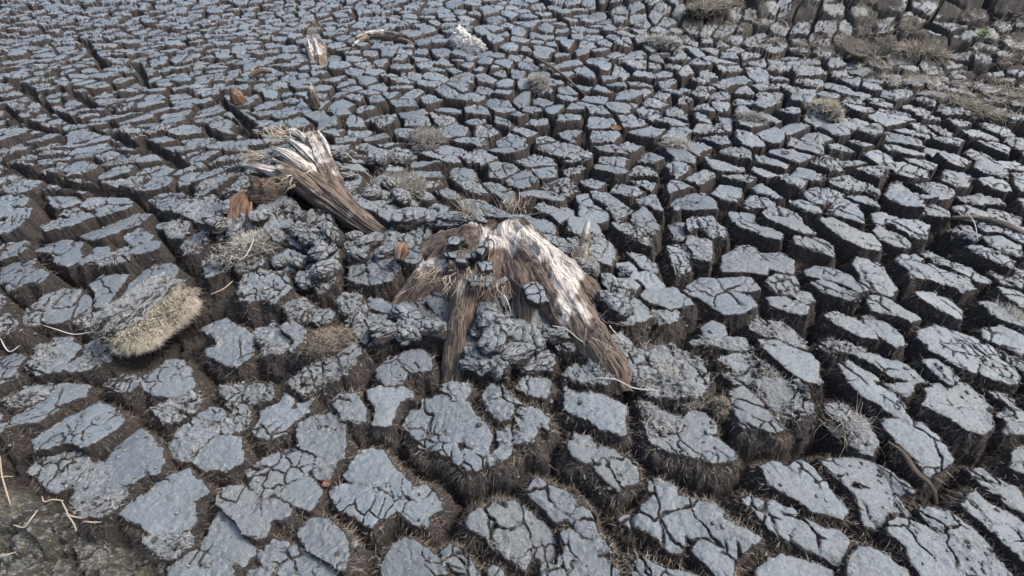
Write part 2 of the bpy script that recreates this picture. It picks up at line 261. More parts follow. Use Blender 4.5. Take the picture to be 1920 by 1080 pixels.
# ---------------------------------------------------------------- crust plates read off the photograph
# one line per clod; plates separated by '|', a trailing * marks a crumbly plate; numbers are thirds of a pixel inside a tile
TILES = {'A': (0, 360), 'B': (640, 360), 'C': (1280, 360), 'D': (0, 720), 'E': (640, 720), 'F': (1280, 720)}
PLATES = {
'E': """435,130 455,60 560,45 640,80 720,90 760,170 835,250 825,385 770,375 690,320 630,330 665,385 655,420 560,380 440,320 450,290 335,215 375,130|640,430 700,370 800,395 810,450 760,490 680,470|800,50 830,20 900,35 1000,110 1040,175 1010,185 940,150 975,215 930,215 870,200 820,120*|1040,150 1100,160 1160,220 1150,270 1090,265 1020,220|985,215 1060,250 1095,300 1085,360 1040,330 1020,280|875,285 940,265 1030,320 1060,355 960,365 900,370|825,410 900,370 980,385 930,430 850,465
-30,110 0,80 80,70 150,150 140,200 80,235 0,195
100,380 150,350 215,360 260,430 380,540 390,600 340,625 200,550 160,560 60,540 15,500 50,430|-60,600 0,570 60,560 170,580 300,640 290,700 235,740 170,775 80,720 0,690|400,560 460,540 545,640 545,670 490,720 480,785 400,750 310,710 310,640 390,660
300,900 360,860 420,870 480,930 580,1000 560,1040 600,1080 600,1140 250,1140 235,1030 265,960|570,930 610,910 680,960 760,1050 780,1100 700,1100 620,1020
715,770 760,700 830,690 860,655 930,700 945,740 1000,790 1060,850 1055,900 1075,960 1030,1030 960,1000 880,920 820,860 720,800|920,665 975,650 1060,720 1150,780 1215,880 1195,940 1160,985 1100,940 1065,890 1070,840 1000,770 950,730
1050,600 1100,540 1170,565 1240,600 1310,670 1290,720 1240,785 1205,770 1150,700 1070,640|1285,760 1340,695 1410,740 1420,800 1460,885 1420,880 1340,830|1250,860 1290,835 1360,880 1490,900 1480,960 1400,970 1260,960 1270,920|1225,990 1240,970 1400,980 1500,1020 1560,1080 1560,1140 1130,1140 1130,1050 1150,1010 1240,1050
1260,75 1275,35 1340,60 1400,50 1500,90 1520,115 1590,140 1585,220 1590,290 1560,300 1450,250 1400,200 1330,160 1265,130
1280,345 1320,270 1400,300 1430,340 1425,385 1460,350 1540,375 1660,440 1680,540 1600,560 1560,590 1500,540 1400,440 1300,390
1580,740 1600,720 1670,725 1740,640 1800,590 1745,580 1745,530 1790,525 1900,585 1915,700 1920,830 1900,930 1850,910 1760,850 1720,820 1620,780|1930,640 1990,640 2150,700 2140,740 2040,790 2010,860 1925,820 1925,720|2055,795 2140,755 2200,770 2360,870 2300,890 2240,960 2200,1020 2190,1080 2130,1080 2050,1000 1970,920 2010,875
1650,1010 1700,980 1760,1020 1900,1070 2000,1100 2000,1150 1640,1150
985,0 1020,-35 1100,-45 1170,-30 1175,20 1150,60 1080,50 1000,10
560,20 600,-10 700,-5 725,30 700,80 620,70*
1665,100 1720,85 1850,170 1920,200 1920,270 1860,290 1760,200 1690,150*|1710,210 1760,200 1840,270 1820,310 1730,320*|1940,180 1990,130 2060,160 2110,220 2110,270 2010,290 1940,270|1730,330 1830,315 1930,280 2010,295 2120,320 2190,380 2190,430 2090,460 1960,420 1850,390 1750,350""",
'F': """275,60 340,50 420,110 450,160 560,270 500,280 440,260 320,250 290,200|400,0 500,0 620,30 700,130 705,190 640,240 580,190 470,150 430,60*
450,460 540,450 590,470 650,435 720,470 800,540 830,590 900,640 930,700 900,745 840,720 720,690 640,640 560,600 490,560 470,500
350,650 380,635 520,660 620,710 665,750 650,800 600,830 590,870 500,790 420,710|680,760 780,800 880,830 920,860 915,930 880,1000 820,970 700,920 625,870
440,1060 500,990 600,965 700,990 860,1050 880,1140 430,1140
800,420 900,395 1000,400 1100,420 1190,470 1300,550 1330,590 1250,590 1100,560 990,520 960,560 870,510 840,470|970,570 1000,590 1100,575 1230,600 1300,700 1290,720 1180,680 1080,690 1020,650|1020,690 1170,690 1140,800 1060,800 1040,740
1165,800 1220,760 1300,780 1420,850 1560,890 1680,920 1740,960 1840,1070 1840,1140 1400,1140 1290,1020 1250,910 1180,850|1340,710 1400,695 1500,730 1600,800 1700,880 1740,930 1640,910 1540,870 1400,800
935,1000 980,920 1050,930 1150,980 1250,1060 1290,1140 930,1140
795,130 860,100 930,130 1020,200 1080,280 1100,320 1060,390 1000,380 950,340 900,250 830,190*
935,0 1020,-20 1100,20 1200,80 1240,150 1290,220 1300,255 1200,185 1090,110 1000,60|1120,200 1200,195 1300,255 1350,240 1430,290 1480,350 1510,420 1440,480 1380,510 1330,440 1260,370 1200,310 1150,250
1370,30 1450,0 1550,30 1700,130 1750,200 1720,250 1660,285 1590,270 1480,200 1400,150 1340,130 1380,90|1500,-10 1600,-20 1650,20 1770,110 1700,120 1600,60
1640,470 1720,470 1800,520 1920,600 1920,700 1980,760 1980,740 1850,680 1780,620 1690,560|1580,680 1660,600 1760,690 1860,740 1980,860 1980,1000 1860,860 1780,860 1700,780 1620,730|1790,880 1880,870 1960,920 1960,1060 1880,1000 1820,930
1880,380 1960,340 1990,480 1900,460
1160,0 1300,-10 1310,30 1260,60 1190,30""",
'C': """-60,60 -30,20 0,20 60,0 120,10 170,60 175,110 110,100 40,90 0,80
270,100 330,85 400,100 400,150 425,185 400,220 340,200 290,160|405,222 440,188 500,200 550,240 545,275 480,260
355,40 400,5 470,20 520,45 525,85 460,60 380,60
440,140 500,95 580,100 640,120 670,190 735,240 700,255 600,220 530,190 470,170
610,55 680,50 770,90 770,110 700,100|690,0 760,0 795,30 790,70 740,60 700,30
825,110 855,60 900,55 960,80 1005,140 1000,190 940,160 870,130
765,170 830,160 920,200 1000,230 1060,240 1115,290 1110,325 1000,310 900,270 820,220
630,260 700,255 790,270 840,300 845,360 760,330 680,310 640,295
940,10 1030,5 1090,40 1100,75 1050,55 980,35
1080,110 1140,105 1250,140 1330,140 1400,170 1370,200 1370,250 1300,240 1230,200 1170,170 1140,150 1135,200 1100,180
1090,215 1100,195 1170,215 1270,265 1270,290 1200,280 1130,250
1145,5 1200,0 1330,30 1410,50 1340,60 1345,100 1250,80 1180,40
1345,75 1420,62 1500,100 1510,120 1430,110 1370,100
235,400 240,340 300,300 350,280 410,300 430,330 560,340 625,385 610,410 620,455 540,430 480,410 470,450 380,430 240,420
20,530 60,490 110,465 200,480 290,480 370,490 420,550 360,560 250,530 190,540 300,560 370,600 400,650 340,680 240,680 170,630 100,570 60,560
470,490 540,450 640,480 640,540 620,580 560,580 520,560*|480,592 560,590 640,630 700,660 690,690 590,670 500,640|645,590 665,560 710,575 730,620 680,635
700,440 760,415 850,430 940,490 950,510 1025,560 980,570 880,510 780,480 720,460|730,510 800,500 900,550 970,590 960,630 870,590 780,560
970,400 990,365 1080,385 1130,400 1150,440 1210,520 1150,488 1020,473 1010,440|1020,482 1130,495 1190,520 1190,560 1120,540
1220,360 1260,320 1330,320 1400,370 1530,430 1640,490 1640,520 1580,550 1480,510 1400,480 1290,475 1300,430|1390,310 1420,285 1520,350 1550,390 1480,370|1560,360 1650,400 1750,465 1740,490 1640,475 1550,420
1615,290 1680,300 1790,345 1850,400 1840,430 1750,390 1680,350|1700,240 1780,250 1890,310 1895,375 1800,335 1730,290|1520,200 1600,180 1670,230 1640,260 1590,230*
1310,580 1400,570 1500,600 1560,660 1560,710 1480,690 1380,640 1310,600
1040,620 1080,590 1130,610 1220,650 1320,710 1280,730 1180,690 1060,660
810,700 870,670 960,710 1040,760 1080,820 1000,810 880,750|1030,700 1070,690 1160,730 1230,790 1230,850 1190,865 1100,800 1040,740
780,850 830,820 930,830 1030,870 1030,885 900,885 800,880*|960,895 1100,905 1240,950 1330,1010 1370,1060 1300,1060 1180,1020 1080,960|880,970 940,960 1020,1010 1110,1060 930,1060
440,850 520,840 620,870 700,900 750,950 750,1030 760,1080 680,1060 600,1000 520,940 460,890
1330,790 1430,740 1510,760 1620,800 1740,850 1790,910 1760,950 1650,900 1640,1010 1520,960 1420,890 1360,830|1680,960 1780,940 1860,970 1890,1030 1880,1080 1780,1060 1690,1020
1350,950 1400,945 1480,990 1560,1080 1500,1100 1430,1030
130,740 180,710 230,740 240,790 180,805 140,790|60,830 120,810 240,810 340,820 380,890 300,890 200,850*
370,770 430,720 520,730 620,760 680,820 690,860 600,840 480,820 400,800*
200,950 290,920 390,925 480,1000 440,1030 330,1010*|240,1020 330,1025 480,1045 550,1070 400,1075 300,1070*
-300,960 -250,930 -150,880 -60,860 0,890 90,930 140,1010 170,1080 100,1150 -50,1180 -180,1150 -270,1080*
1690,610 1740,610 1860,670 1960,740 1960,780 1830,730 1730,680
1760,560 1840,560 1960,640 1960,700 1840,640
30,250 150,280 165,350 150,400 60,380 20,320*
-20,150 60,160 80,200 20,220|90,165 150,155 190,190 240,215 240,250 170,250 110,210
1540,60 1600,50 1720,90 1720,140 1620,130|1740,70 1840,90 1920,120 1920,170 1820,140 1740,110
1700,750 1800,750 1920,830 1920,900 1820,850 1730,800""",
'B': """0,10 60,0 110,30 90,70 30,80 0,60
105,60 160,10 240,0 330,10 400,30 420,60 350,70 330,110 330,170 280,170 200,120 110,90*
480,90 530,55 600,80 580,110 640,160 670,190 620,200 600,230 540,190 480,150
680,20 720,15 800,40 850,90 920,130 950,170 890,165 790,150 720,120 690,80
925,100 980,75 1040,80 1090,110 1150,120 1200,160 1200,220 1150,200 1080,210 1000,130
1000,10 1060,-10 1180,0 1250,20 1240,60 1180,60 1100,35 1020,40
870,0 960,-10 990,30 930,40
780,180 850,170 950,190 930,205 800,205
1280,170 1300,145 1380,150 1440,190 1450,220 1390,225 1360,250 1290,210
1110,235 1180,230 1250,260 1270,300 1230,305 1150,270|1275,250 1330,255 1365,300 1320,310|1215,325 1290,300 1335,330 1320,370 1260,350
1350,80 1400,65 1500,110 1490,160 1420,160 1350,125
1320,15 1380,10 1410,50 1350,60
1410,0 1500,0 1560,50 1500,75 1430,40
1500,90 1560,60 1630,100 1600,130 1560,170*
1530,180 1600,180 1700,230 1740,300 1730,330 1650,290 1560,220*
1640,130 1700,95 1760,150 1780,210 1750,240 1680,200 1640,170
1400,260 1460,230 1530,310 1530,375 1470,345 1410,310*
1370,320 1440,312 1520,385 1510,420 1440,390*
1560,400 1610,390 1650,430 1670,480 1600,490 1570,450|1610,340 1700,370 1760,400 1780,440 1700,425|1530,480 1590,470 1670,520 1640,550 1590,540|1680,450 1760,450 1810,520 1800,540 1720,530 1680,490
1465,510 1530,495 1580,550 1560,585 1490,580
1690,570 1730,545 1800,560 1850,610 1830,620 1880,655 1840,660 1740,610|1810,550 1870,550 1930,600 1960,640 1900,655 1850,610
1440,680 1500,650 1590,650 1600,620 1650,600 1720,660 1750,710 1690,740 1600,740 1520,710
1760,670 1860,680 1900,690 1890,720 1800,740*
1310,590 1350,565 1440,570 1470,600 1460,620 1390,625
1840,310 1920,300 1960,350 1960,440 1900,450 1860,380
1850,160 1900,130 1960,140 1950,250 1890,240
825,605 870,595 960,600 990,630 960,660 880,650
820,680 880,658 950,670 930,720 860,725*
900,720 950,695 980,720 970,780 920,770*
1030,700 1080,690 1090,665 1150,665 1230,720 1270,770 1250,790 1180,790 1110,780 1050,740*|1180,810 1260,800 1310,850 1300,890 1230,880*
980,790 1020,770 1090,840 1090,880 1040,870*
680,830 720,780 790,740 850,770 890,800 880,840 850,890 780,890 700,860*
870,860 950,860 1060,910 1100,890 1160,860 1200,890 1180,940 1090,960 960,920 880,880*
600,880 660,870 730,900 800,930 880,930 920,990 920,1030 850,1010 760,980 680,930 620,910
1260,1020 1300,970 1390,980 1400,900 1480,900 1490,960 1500,1020 1540,1080 1480,1100 1350,1080*
1490,860 1560,800 1620,850 1640,920 1590,940 1540,890*
300,580 400,490 445,510 430,550 460,590 350,600|470,520 520,490 600,540 600,590 640,640 600,680 520,630 475,580|330,620 420,605 500,660 590,710 580,750 540,750 440,700 320,680
340,740 400,720 540,760 560,790 500,800 420,810 360,790
20,810 60,720 150,695 250,690 330,760 300,820 200,850 100,830*|0,600 100,580 140,640 150,680 60,690 0,680*|160,600 210,600 290,640 270,665 190,640
45,460 60,400 120,360 210,335 290,370 320,430 280,490 180,500 90,490*
330,370 360,330 430,315 445,350 440,390 380,400
0,250 80,240 180,240 200,300 100,310 0,300*
240,280 260,230 340,190 400,160 500,200 500,240 440,270 440,300 350,320 280,310*
210,990 280,930 370,880 450,890 500,930 500,980 430,1000 370,1000 330,1060 250,1070 220,1030
0,880 60,870 130,920 60,960 80,980 40,1030 0,1030*""",
'A': """0,50 60,40 80,75 30,100 0,95|90,55 120,40 165,70 150,100 95,90|0,112 50,105 80,130 20,150 0,140|60,150 110,125 180,130 170,165 100,180|10,190 60,180 130,190 110,220 30,240
260,0 370,0 420,30 370,50 300,60 280,30|440,50 480,10 560,0 560,30 500,60|330,100 400,70 440,90 410,115
265,200 330,150 390,165 460,190 400,210 290,230|400,150 480,120 520,150 440,180|540,80 600,60 640,80 560,105|550,118 660,95 720,80 700,110 580,140|600,20 700,20 720,50 620,50
195,300 260,270 370,250 440,270 430,300 290,315|300,325 420,312 430,340 420,380 370,400 310,360|450,210 540,180 600,180 640,200 560,240 470,230|560,175 640,130 760,100 820,110 760,160 640,190|720,240 770,200 850,260 830,285 760,300 720,270|750,335 820,292 900,295 890,330 800,360|530,310 590,310 600,370 540,380|450,370 490,350 510,380 470,400|560,400 600,375 700,320 740,370 720,420 620,430*
0,400 60,370 90,400 60,440 0,440|80,455 150,430 190,440 130,470|105,400 150,370 180,390 150,420|160,470 210,440 270,490 240,520 180,510|60,510 110,480 150,510 120,540 70,545|0,450 50,450 50,490 0,490
30,300 120,275 160,290 80,315|0,340 60,330 140,320 100,350 10,370
125,690 160,620 250,570 340,540 410,540 470,590 460,640 350,680 230,700 130,720
440,730 520,680 600,670 590,720 510,770*
150,960 200,870 280,810 380,820 420,860 350,930 330,990 200,1000*|350,970 480,900 480,850 560,830 600,870 590,930 500,970 400,980*
-60,780 0,760 60,740 120,780 90,820 0,840*
1000,130 1080,60 1180,30 1260,60 1280,110 1200,160 1100,160*
1030,290 1060,240 1130,220 1180,260 1120,320 1050,340*
890,170 1000,160 1050,180 1040,250 960,240*
840,20 900,0 1000,0 1060,30 1000,80 920,80
1150,750 1260,710 1330,760 1400,800 1400,900 1330,950 1260,930 1160,880 1240,850 1210,800
1440,760 1540,750 1620,840 1590,900 1500,900*
1350,570 1370,500 1430,460 1500,460 1590,480 1620,540 1560,620 1450,600 1390,630*
1140,380 1180,360 1250,400 1240,450 1180,470*
1340,400 1440,390 1490,420 1450,450 1350,440*
1615,640 1700,600 1760,640 1740,720 1650,710*
1780,660 1840,660 1880,700 1850,740 1770,720*
1600,800 1650,750 1720,800 1690,840*
1730,310 1820,250 1900,240 1910,300 1900,380 1800,380*
1740,420 1830,400 1880,450 1870,500 1800,530 1760,490*
1620,240 1700,210 1750,260 1700,300 1640,280*
1460,100 1530,30 1640,50 1680,110 1590,135 1500,140*
1400,210 1500,160 1600,155 1640,190 1500,230*
1650,150 1760,90 1860,140 1860,190 1760,200*
1700,1010 1840,920 1900,960 1940,1020 1830,1090 1700,1110 1640,1060*
1660,900 1700,850 1850,840 1900,870 1820,900 1720,930*
790,1070 880,1010 930,960 1010,945 1040,980 1060,1050 1000,1130 880,1120
600,1070 680,1030 760,1040 800,1080 700,1120*""",
'D': """10,260 110,180 190,130 270,60 300,-20 400,-20 460,0 450,50 380,90 310,110 320,140 230,210 130,230 40,280|80,30 150,-10 240,0 240,50 150,110 60,120 20,60*
215,320 300,250 380,180 480,130 540,105 600,130 680,210 640,260 560,320 500,350 420,330 340,340 250,360
170,450 230,400 330,380 440,380 460,430 400,510 300,560 200,500*
610,440 680,360 780,270 850,310 890,370 920,440 900,490 820,520 760,540 730,600 640,600 640,520 650,470|430,590 500,490 560,440 630,490 620,590 740,620 700,700 600,760 480,740 440,660*
840,620 940,530 1040,500 1100,560 1150,620 1060,660 1000,635 900,615|720,720 800,650 900,625 1000,650 1060,680 1080,760 1000,830 900,830 850,780 740,760|850,870 920,840 1040,840 1070,920 1000,980 880,960*
955,330 1000,260 1080,190 1180,200 1220,240 1190,300 1120,350 1110,400 1020,400 970,370*|1060,400 1160,330 1200,290 1330,290 1340,340 1330,420 1260,450 1150,450|1120,150 1170,130 1240,160 1210,190 1140,180|1230,180 1280,100 1380,120 1380,200 1290,260*
1240,20 1370,0 1520,20 1540,60 1450,90 1380,60 1300,90*
860,130 930,90 1060,40 1110,70 1100,130 1000,180 930,200*
1680,230 1750,190 1860,170 1900,190 1930,250 1930,400 1880,400 1780,380 1720,350 1680,290|1790,410 1860,405 1900,430 1840,520 1780,500 1770,440*
1400,510 1470,450 1560,380 1650,360 1740,400 1760,450 1700,500 1760,560 1790,620 1750,710 1640,660 1560,600 1500,640 1440,580
1250,680 1270,640 1350,610 1430,650 1490,700 1520,800 1490,870 1400,840 1340,780 1260,710|1500,690 1560,670 1640,730 1600,770 1530,740
1140,900 1190,800 1250,730 1330,800 1370,880 1410,940 1360,1000 1280,980 1220,950
920,1080 1010,1010 1110,940 1200,970 1290,1010 1300,1080 1290,1140 920,1140
1450,960 1540,890 1640,920 1750,990 1880,1060 1880,1140 1500,1140 1400,1060 1560,1020 1480,990
1690,830 1750,770 1830,780 1920,870 1960,960 1960,1060 1860,1020 1760,940""",
}
# plates lying on the stump (tile B)
ON_STUMP = """570,330 640,300 720,310 765,350 750,370 660,365 580,355
750,320 790,270 830,270 830,300 790,345
595,260 640,245 690,260 640,290 600,285
710,490 750,450 840,450 850,490 820,530 740,520
760,400 800,380 850,390 850,430 790,440
850,490 930,470 950,490 860,530
640,380 690,375 710,400 650,400
1020,520 1070,490 1130,520 1170,610 1100,620 1040,590"""
# long open fissures in the far field (pixels of the photograph)
FISSURES = ["0,195 60,235 110,250", "35,155 75,195 150,225", "110,165 150,185 215,205", "135,70 185,105 200,130", "150,75 200,120",
 "245,118 270,150 300,165", "0,305 50,325 130,345 190,345 270,365", "270,260 320,290 340,310", "410,180 470,235",
 "170,235 240,265 330,300", "440,240 490,260", "0,400 60,380 110,400", "1240,340 1250,400 1262,470 1250,520"]
# cell size control: px, py, width px, height px, slant deg
CELLS = [(60,40,26,9,0),(100,110,34,11,-8),(100,200,46,14,-10),(100,280,60,20,-8),(300,60,30,10,0),(300,150,46,15,-6),(300,260,62,24,0),(500,40,32,11,0),(520,110,40,14,0),
 (700,20,34,12,0),(700,150,50,23,0),(900,130,50,23,0),(1000,200,56,27,0),(1100,250,74,38,0),(800,250,80,36,0),(1000,330,84,42,0),(1100,30,38,15,0),(1300,50,40,18,0),
 (1350,170,55,27,8),(1500,230,64,32,8),(1700,250,62,29,8),(1350,280,72,40,10),(1550,300,78,42,12),(1800,330,80,40,14),(1700,130,46,22,5),(1800,60,60,24,5),(1500,60,44,18,0),
 (600,280,60,26,0),(500,420,70,40,0),(300,420,70,40,0),(60,420,70,40,0),(100,650,90,60,0),(600,650,80,55,0),(1000,700,80,55,0),(1600,500,90,60,10),(1850,500,90,60,10),(1850,800,110,80,10),(600,950,100,80,0),(1300,900,120,90,0),(100,900,100,80,0)]
# ---------------------------------------------------------------- the cracked peat as one height field, then cut into clods
def axis(n, half, extra, m):
    c = np.linspace(-half, half, n); k = np.linspace(0, 1, m+1)[1:]
    e = half+extra*k**1.5
    return np.concatenate([-e[::-1], c, e])
NU, NV = 1120, 1180
ax_u = axis(NU, 1.0, .55, 60)                      # across
kv = np.linspace(0, 1, NV)                         # near to far
top_dip, bot_dip = R(8.0), R(76)
dips = np.concatenate([np.linspace(R(84), bot_dip, 30)[:-1], bot_dip+(top_dip-bot_dip)*kv, np.linspace(top_dip, R(5.0), 40)[1:]])
ry = CAM_H/np.tan(dips)                            # distance of each row in front of the camera foot
half_w = (ry*cp+CAM_H*sp)*960/FPX*1.07
GX = (ax_u[None, :]*half_w[:, None]); GY = np.repeat(ry[:, None], len(ax_u), 1)
nr, nc = GX.shape
X = GX.ravel(); Y = GY.ravel(); NP = X.size
T0 = terrain(X, Y)
DIST = np.hypot(np.hypot(X, Y), CAM_H)
PXX, PXY = proj(X, Y, T0)
# ragged outlines
wx = 0.010*fbm(X*16, Y*16, 1, 3)+0.0045*fbm(X*70, Y*70, 3, 2)
wx += .0022*fbm(X*230, Y*230, 9, 2)*np.clip(3-DIST, 0, 1)
wy = 0.010*fbm(X*16+9, Y*16, 5, 3)+0.0045*fbm(X*70, Y*70+5, 7, 2)
XW = X+wx; YW = Y+wy
def parse(line, ox, oy):
    pl = []
    for s in line.split('|'):
        r = s.endswith('*'); s = s.rstrip('*')
        p = [tuple(map(float, q.split(','))) for q in s.split()]
        pl.append((np.array([(ox+a/3, oy+b/3) for a, b in p]), r))
    return pl
def sdf(P, x, y):
    d = np.full(x.shape, 1e9); ins = np.zeros(x.shape, bool)
    n = len(P)
    for i in range(n):
        ax, ay = P[i]; bx, by = P[(i+1) % n]
        ex, ey = bx-ax, by-ay; L = ex*ex+ey*ey+1e-12
        t = np.clip(((x-ax)*ex+(y-ay)*ey)/L, 0, 1)
        d = np.minimum(d, (x-ax-t*ex)**2+(y-ay-t*ey)**2)
        c = (ay > y) != (by > y)
        ins ^= c & (x < (bx-ax)*(y-ay)/(by-ay+1e-12)+ax)
    d = np.sqrt(d)
    return np.where(ins, -d, d)
clods = []                                         # dict: cen, size, rough, plates, traced
for tile in 'ABCDEF':
    ox, oy = TILES[tile]
    for line in PLATES[tile].strip().split('\n'):
        pl = parse(line, ox, oy)
        W_ = []
        for P, r in pl:
            wxy = np.array([at(a, b) for a, b in P]); W_.append((wxy, r))
        allp = np.concatenate([w for w, _ in W_])
        clods.append(dict(poly=W_, cen=allp.mean(0), ext=allp.max(0)-allp.min(0), traced=True,
                          rough=float(np.mean([r for _, r in W_])), n=len(W_)))
D1 = np.full(NP, 9.0); D2 = np.full(NP, 9.0); LAB = np.full(NP, -1, np.int32); LAB2 = LAB.copy(); PR = np.zeros(NP)
def offer(idx, d, lab, rough):
    a = D1[idx]; b = D2[idx]; l = LAB[idx]; l2 = LAB2[idx]
    m = d < a; m2 = (~m) & (d < b)
    D2[idx] = np.where(m, a, np.where(m2, d, b)); LAB2[idx] = np.where(m, l, np.where(m2, lab, l2))
    D1[idx] = np.where(m, d, a); LAB[idx] = np.where(m, lab, l); PR[idx] = np.where(m, rough, PR[idx])
def near_idx(x0, x1, y0, y1):
    r0, r1 = np.searchsorted(ry, [y0, y1])
    r0 = max(r0, 0); r1 = min(r1, nr)
    if r1 <= r0: return np.zeros(0, int)
    hw0 = half_w[r0:r1]
    c0 = int(np.searchsorted(ax_u, (x0/hw0).min())); c1 = int(np.searchsorted(ax_u, (x1/hw0).max()))
    if c1 <= c0: return np.zeros(0, int)
    ii = (np.arange(r0, r1)[:, None]*nc+np.arange(c0, c1)[None]).ravel()
    return ii[(X[ii] > x0) & (X[ii] < x1)]
for k, c in enumerate(clods):
    lo = np.min([w.min(0) for w, _ in c['poly']], 0); hi = np.max([w.max(0) for w, _ in c['poly']], 0)
    idx = near_idx(lo[0]-.30, hi[0]+.30, lo[1]-.30, hi[1]+.30)
    if not len(idx): continue
    best = np.full(len(idx), 9.0); rr = np.zeros(len(idx))
    for w, r in c['poly']:
        d = sdf(w, XW[idx], YW[idx]); m = d < best
        best = np.where(m, d, best); rr = np.where(m, float(r), rr)
    offer(idx, best, k, rr)
nt_ = len(clods)
infl = .009+.006*sstep(800, 500, PXX)+.003*(PXY < 720); D1 = D1-infl; D2 = D2-infl; DT = D1.copy()
# keep-out shapes: bare soil in the near left corner, the two pieces of bog wood
def px_poly(s): return np.array([at(*map(float, q.split(','))) for q in s.split()])
SOIL = px_poly("-900,885 0,885 60,915 130,940 150,985 250,1000 310,1060 330,1180 330,1400 -900,1400")
d_soil = sdf(SOIL, XW, YW)
STUMP_FOOT = px_poly("790,445 850,425 900,412 985,425 1060,470 1100,550 1060,560 1000,540 985,600 950,560 900,560 870,640 835,640 850,560 780,560 740,560 760,500")
LOG_FOOT = px_poly("470,340 540,300 600,290 640,350 700,405 740,425 730,450 670,440 600,400 480,370")
TURF_FOOT = px_poly("200,620 240,560 340,520 395,520 400,600 340,660 270,690 215,670")
KEEP = [STUMP_FOOT, LOG_FOOT, TURF_FOOT]
# cells for everything else: darts thrown with the local cell size
CA = np.array(CELLS, float)
def cell_at(px, py):
    w = 1/(((CA[:, 0]-px)/1.0)**2+((CA[:, 1]-py)*2.2)**2+400)**1.5
    w /= w.sum(); return (CA[:, 2:]*w[:, None]).sum(0)
seeds = []; G = {}
def wsize(x, y):
    px, py = proj(x, y, float(terrain(x, y))); pxc = min(max(px, 0), 1920); pyc = min(max(py, 0), 1080)
    a, b, sl = cell_at(pxc, pyc); f_ = 1-.20*min(max((460-pyc)/100, 0), 1)-.13*min(max((270-pyc)/150, 0), 1); a *= f_*1.0; b *= f_*(.95-.17*min(max((400-pyc)/100, 0), 1))
    d = y*cp+CAM_H*sp; dip = math.atan2(CAM_H, y)
    return a*d/FPX, min(b*d/FPX/math.sin(dip), 2.1*a*d/FPX), sl, dip
tidx = None
def traced_near(x, y, r):
    # distance to the nearest traced plate, read off the grid
    i = min(max(int(np.searchsorted(ry, y)), 0), nr-1); j = min(max(int(np.searchsorted(ax_u, x/half_w[i])), 0), nc-1)
    return DT[i*nc+j]
rs = np.random.default_rng(5)
# candidates uniform over the seen ground, dense grid scan with jitter (dart throwing)
cand = []
y = 0.30
while y < ry[-1]:
    hw = (y*cp+CAM_H*sp)*960/FPX*1.07*1.5
    x = -hw
    st = 0.035+0.012*y
    while x < hw:
        cand.append((x+rs.uniform(-.5, .5)*st, y+rs.uniform(-.5, .5)*st)); x += st
    y += st
rs.shuffle(cand)
cell = 0.25
for (x, y) in cand:
    if y < .3: continue
    sx, sy, sl, dip = wsize(x, y)
    if sx < .04: continue
    if traced_near(x, y, 0) < 0.018+0.28*min(sx, sy): continue
    gi, gj = int(x//cell), int(y//cell); ok = True
    for a in (-2, -1, 0, 1, 2):
        for b in (-2, -1, 0, 1, 2):
            for s in G.get((gi+a, gj+b), ()):
                dx = x-s[0]; dy = y-s[1]; th = math.atan2(x, y+.8)
                lx = dx*math.cos(th)-dy*math.sin(th); ly = dx*math.sin(th)+dy*math.cos(th)
                if (lx/sx)**2+(ly/sy)**2 < .80**2: ok = False; break
            if not ok: break
        if not ok: break
    if not ok: continue
    q = np.array([x]); w = np.array([y])
    if sdf(SOIL, q, w)[0] < .03 or any(sdf(kp, q, w)[0] < .06 for kp in KEEP): continue
    s = (x, y, sx, sy, sl); seeds.append(s); G.setdefault((gi, gj), []).append(s)
print('traced', nt_, 'seeds', len(seeds))
F1 = np.full(NP, 9.0); F2 = F1.copy(); L1 = np.full(NP, -1, np.int32); L2 = L1.copy(); SZ = np.full(NP, .1)
XV = X+0.035*fbm(X*4.5, Y*4.5, 21, 2)+wx*.8; YV = Y+0.045*fbm(X*4.5, Y*4.5, 25, 2)+wy*.8
for k, (x, y, sx, sy, sl) in enumerate(seeds):
    rr = 1.7*max(sx, sy)
    idx = near_idx(x-rr, x+rr, y-rr, y+rr)
    if not len(idx): continue
    th = math.atan2(x, y+.8)+R(sl)*.6
    dx = XV[idx]-x; dy = YV[idx]-y
    lx = np.abs(dx*math.cos(th)-dy*math.sin(th))/sx; ly = np.abs(dx*math.sin(th)+dy*math.cos(th))/sy
    d = (lx**2.1+ly**2.1)**(1/2.1)*math.sqrt(sx*sy)
    a = F1[idx]; b = F2[idx]; m = d < a; m2 = (~m) & (d < b)
    F2[idx] = np.where(m, a, np.where(m2, d, b)); L2[idx] = np.where(m, L1[idx], np.where(m2, k, L2[idx]))
    F1[idx] = np.where(m, d, a); L1[idx] = np.where(m, k, L1[idx]); SZ[idx] = np.where(m, math.sqrt(sx*sy), SZ[idx])
    rgh = 0.0
    if (LGX-x)**2+(LGY-y)**2 < .55**2: rgh = .8
    pxx, pyy = proj(x, y, 0)
    if pxx > 1150 and pyy < 190-0.0*pxx+(pxx-1150)*.09: rgh = float(rs.random() < .75)*.9
    elif rs.random() < .16: rgh = float(rs.uniform(.4, 1))
    clods.append(dict(cen=np.array([x, y]), ext=np.array([sx, sy])*.85, traced=False, rough=rgh, n=1))
lo_ = np.minimum(L1, L2); hi_ = np.maximum(L1, L2)
pr = hsh(lo_, hi_, 77)
open_ = sstep(450, 900, PXX)*sstep(20, 150, PXY)*(1-.5*sstep(1250, 1500, PXX)*sstep(220, 100, PXY))
wedge = np.clip(SZ, .05, .4)*(0.022+0.105*pr**2.0+open_*(.016+.045*pr))
half = (F2-F1)*.5
dp = wedge-half
dp = np.maximum(dp, F1-0.72*SZ)
dp = np.maximum(dp, 0.014-DT)
dp2 = wedge+half
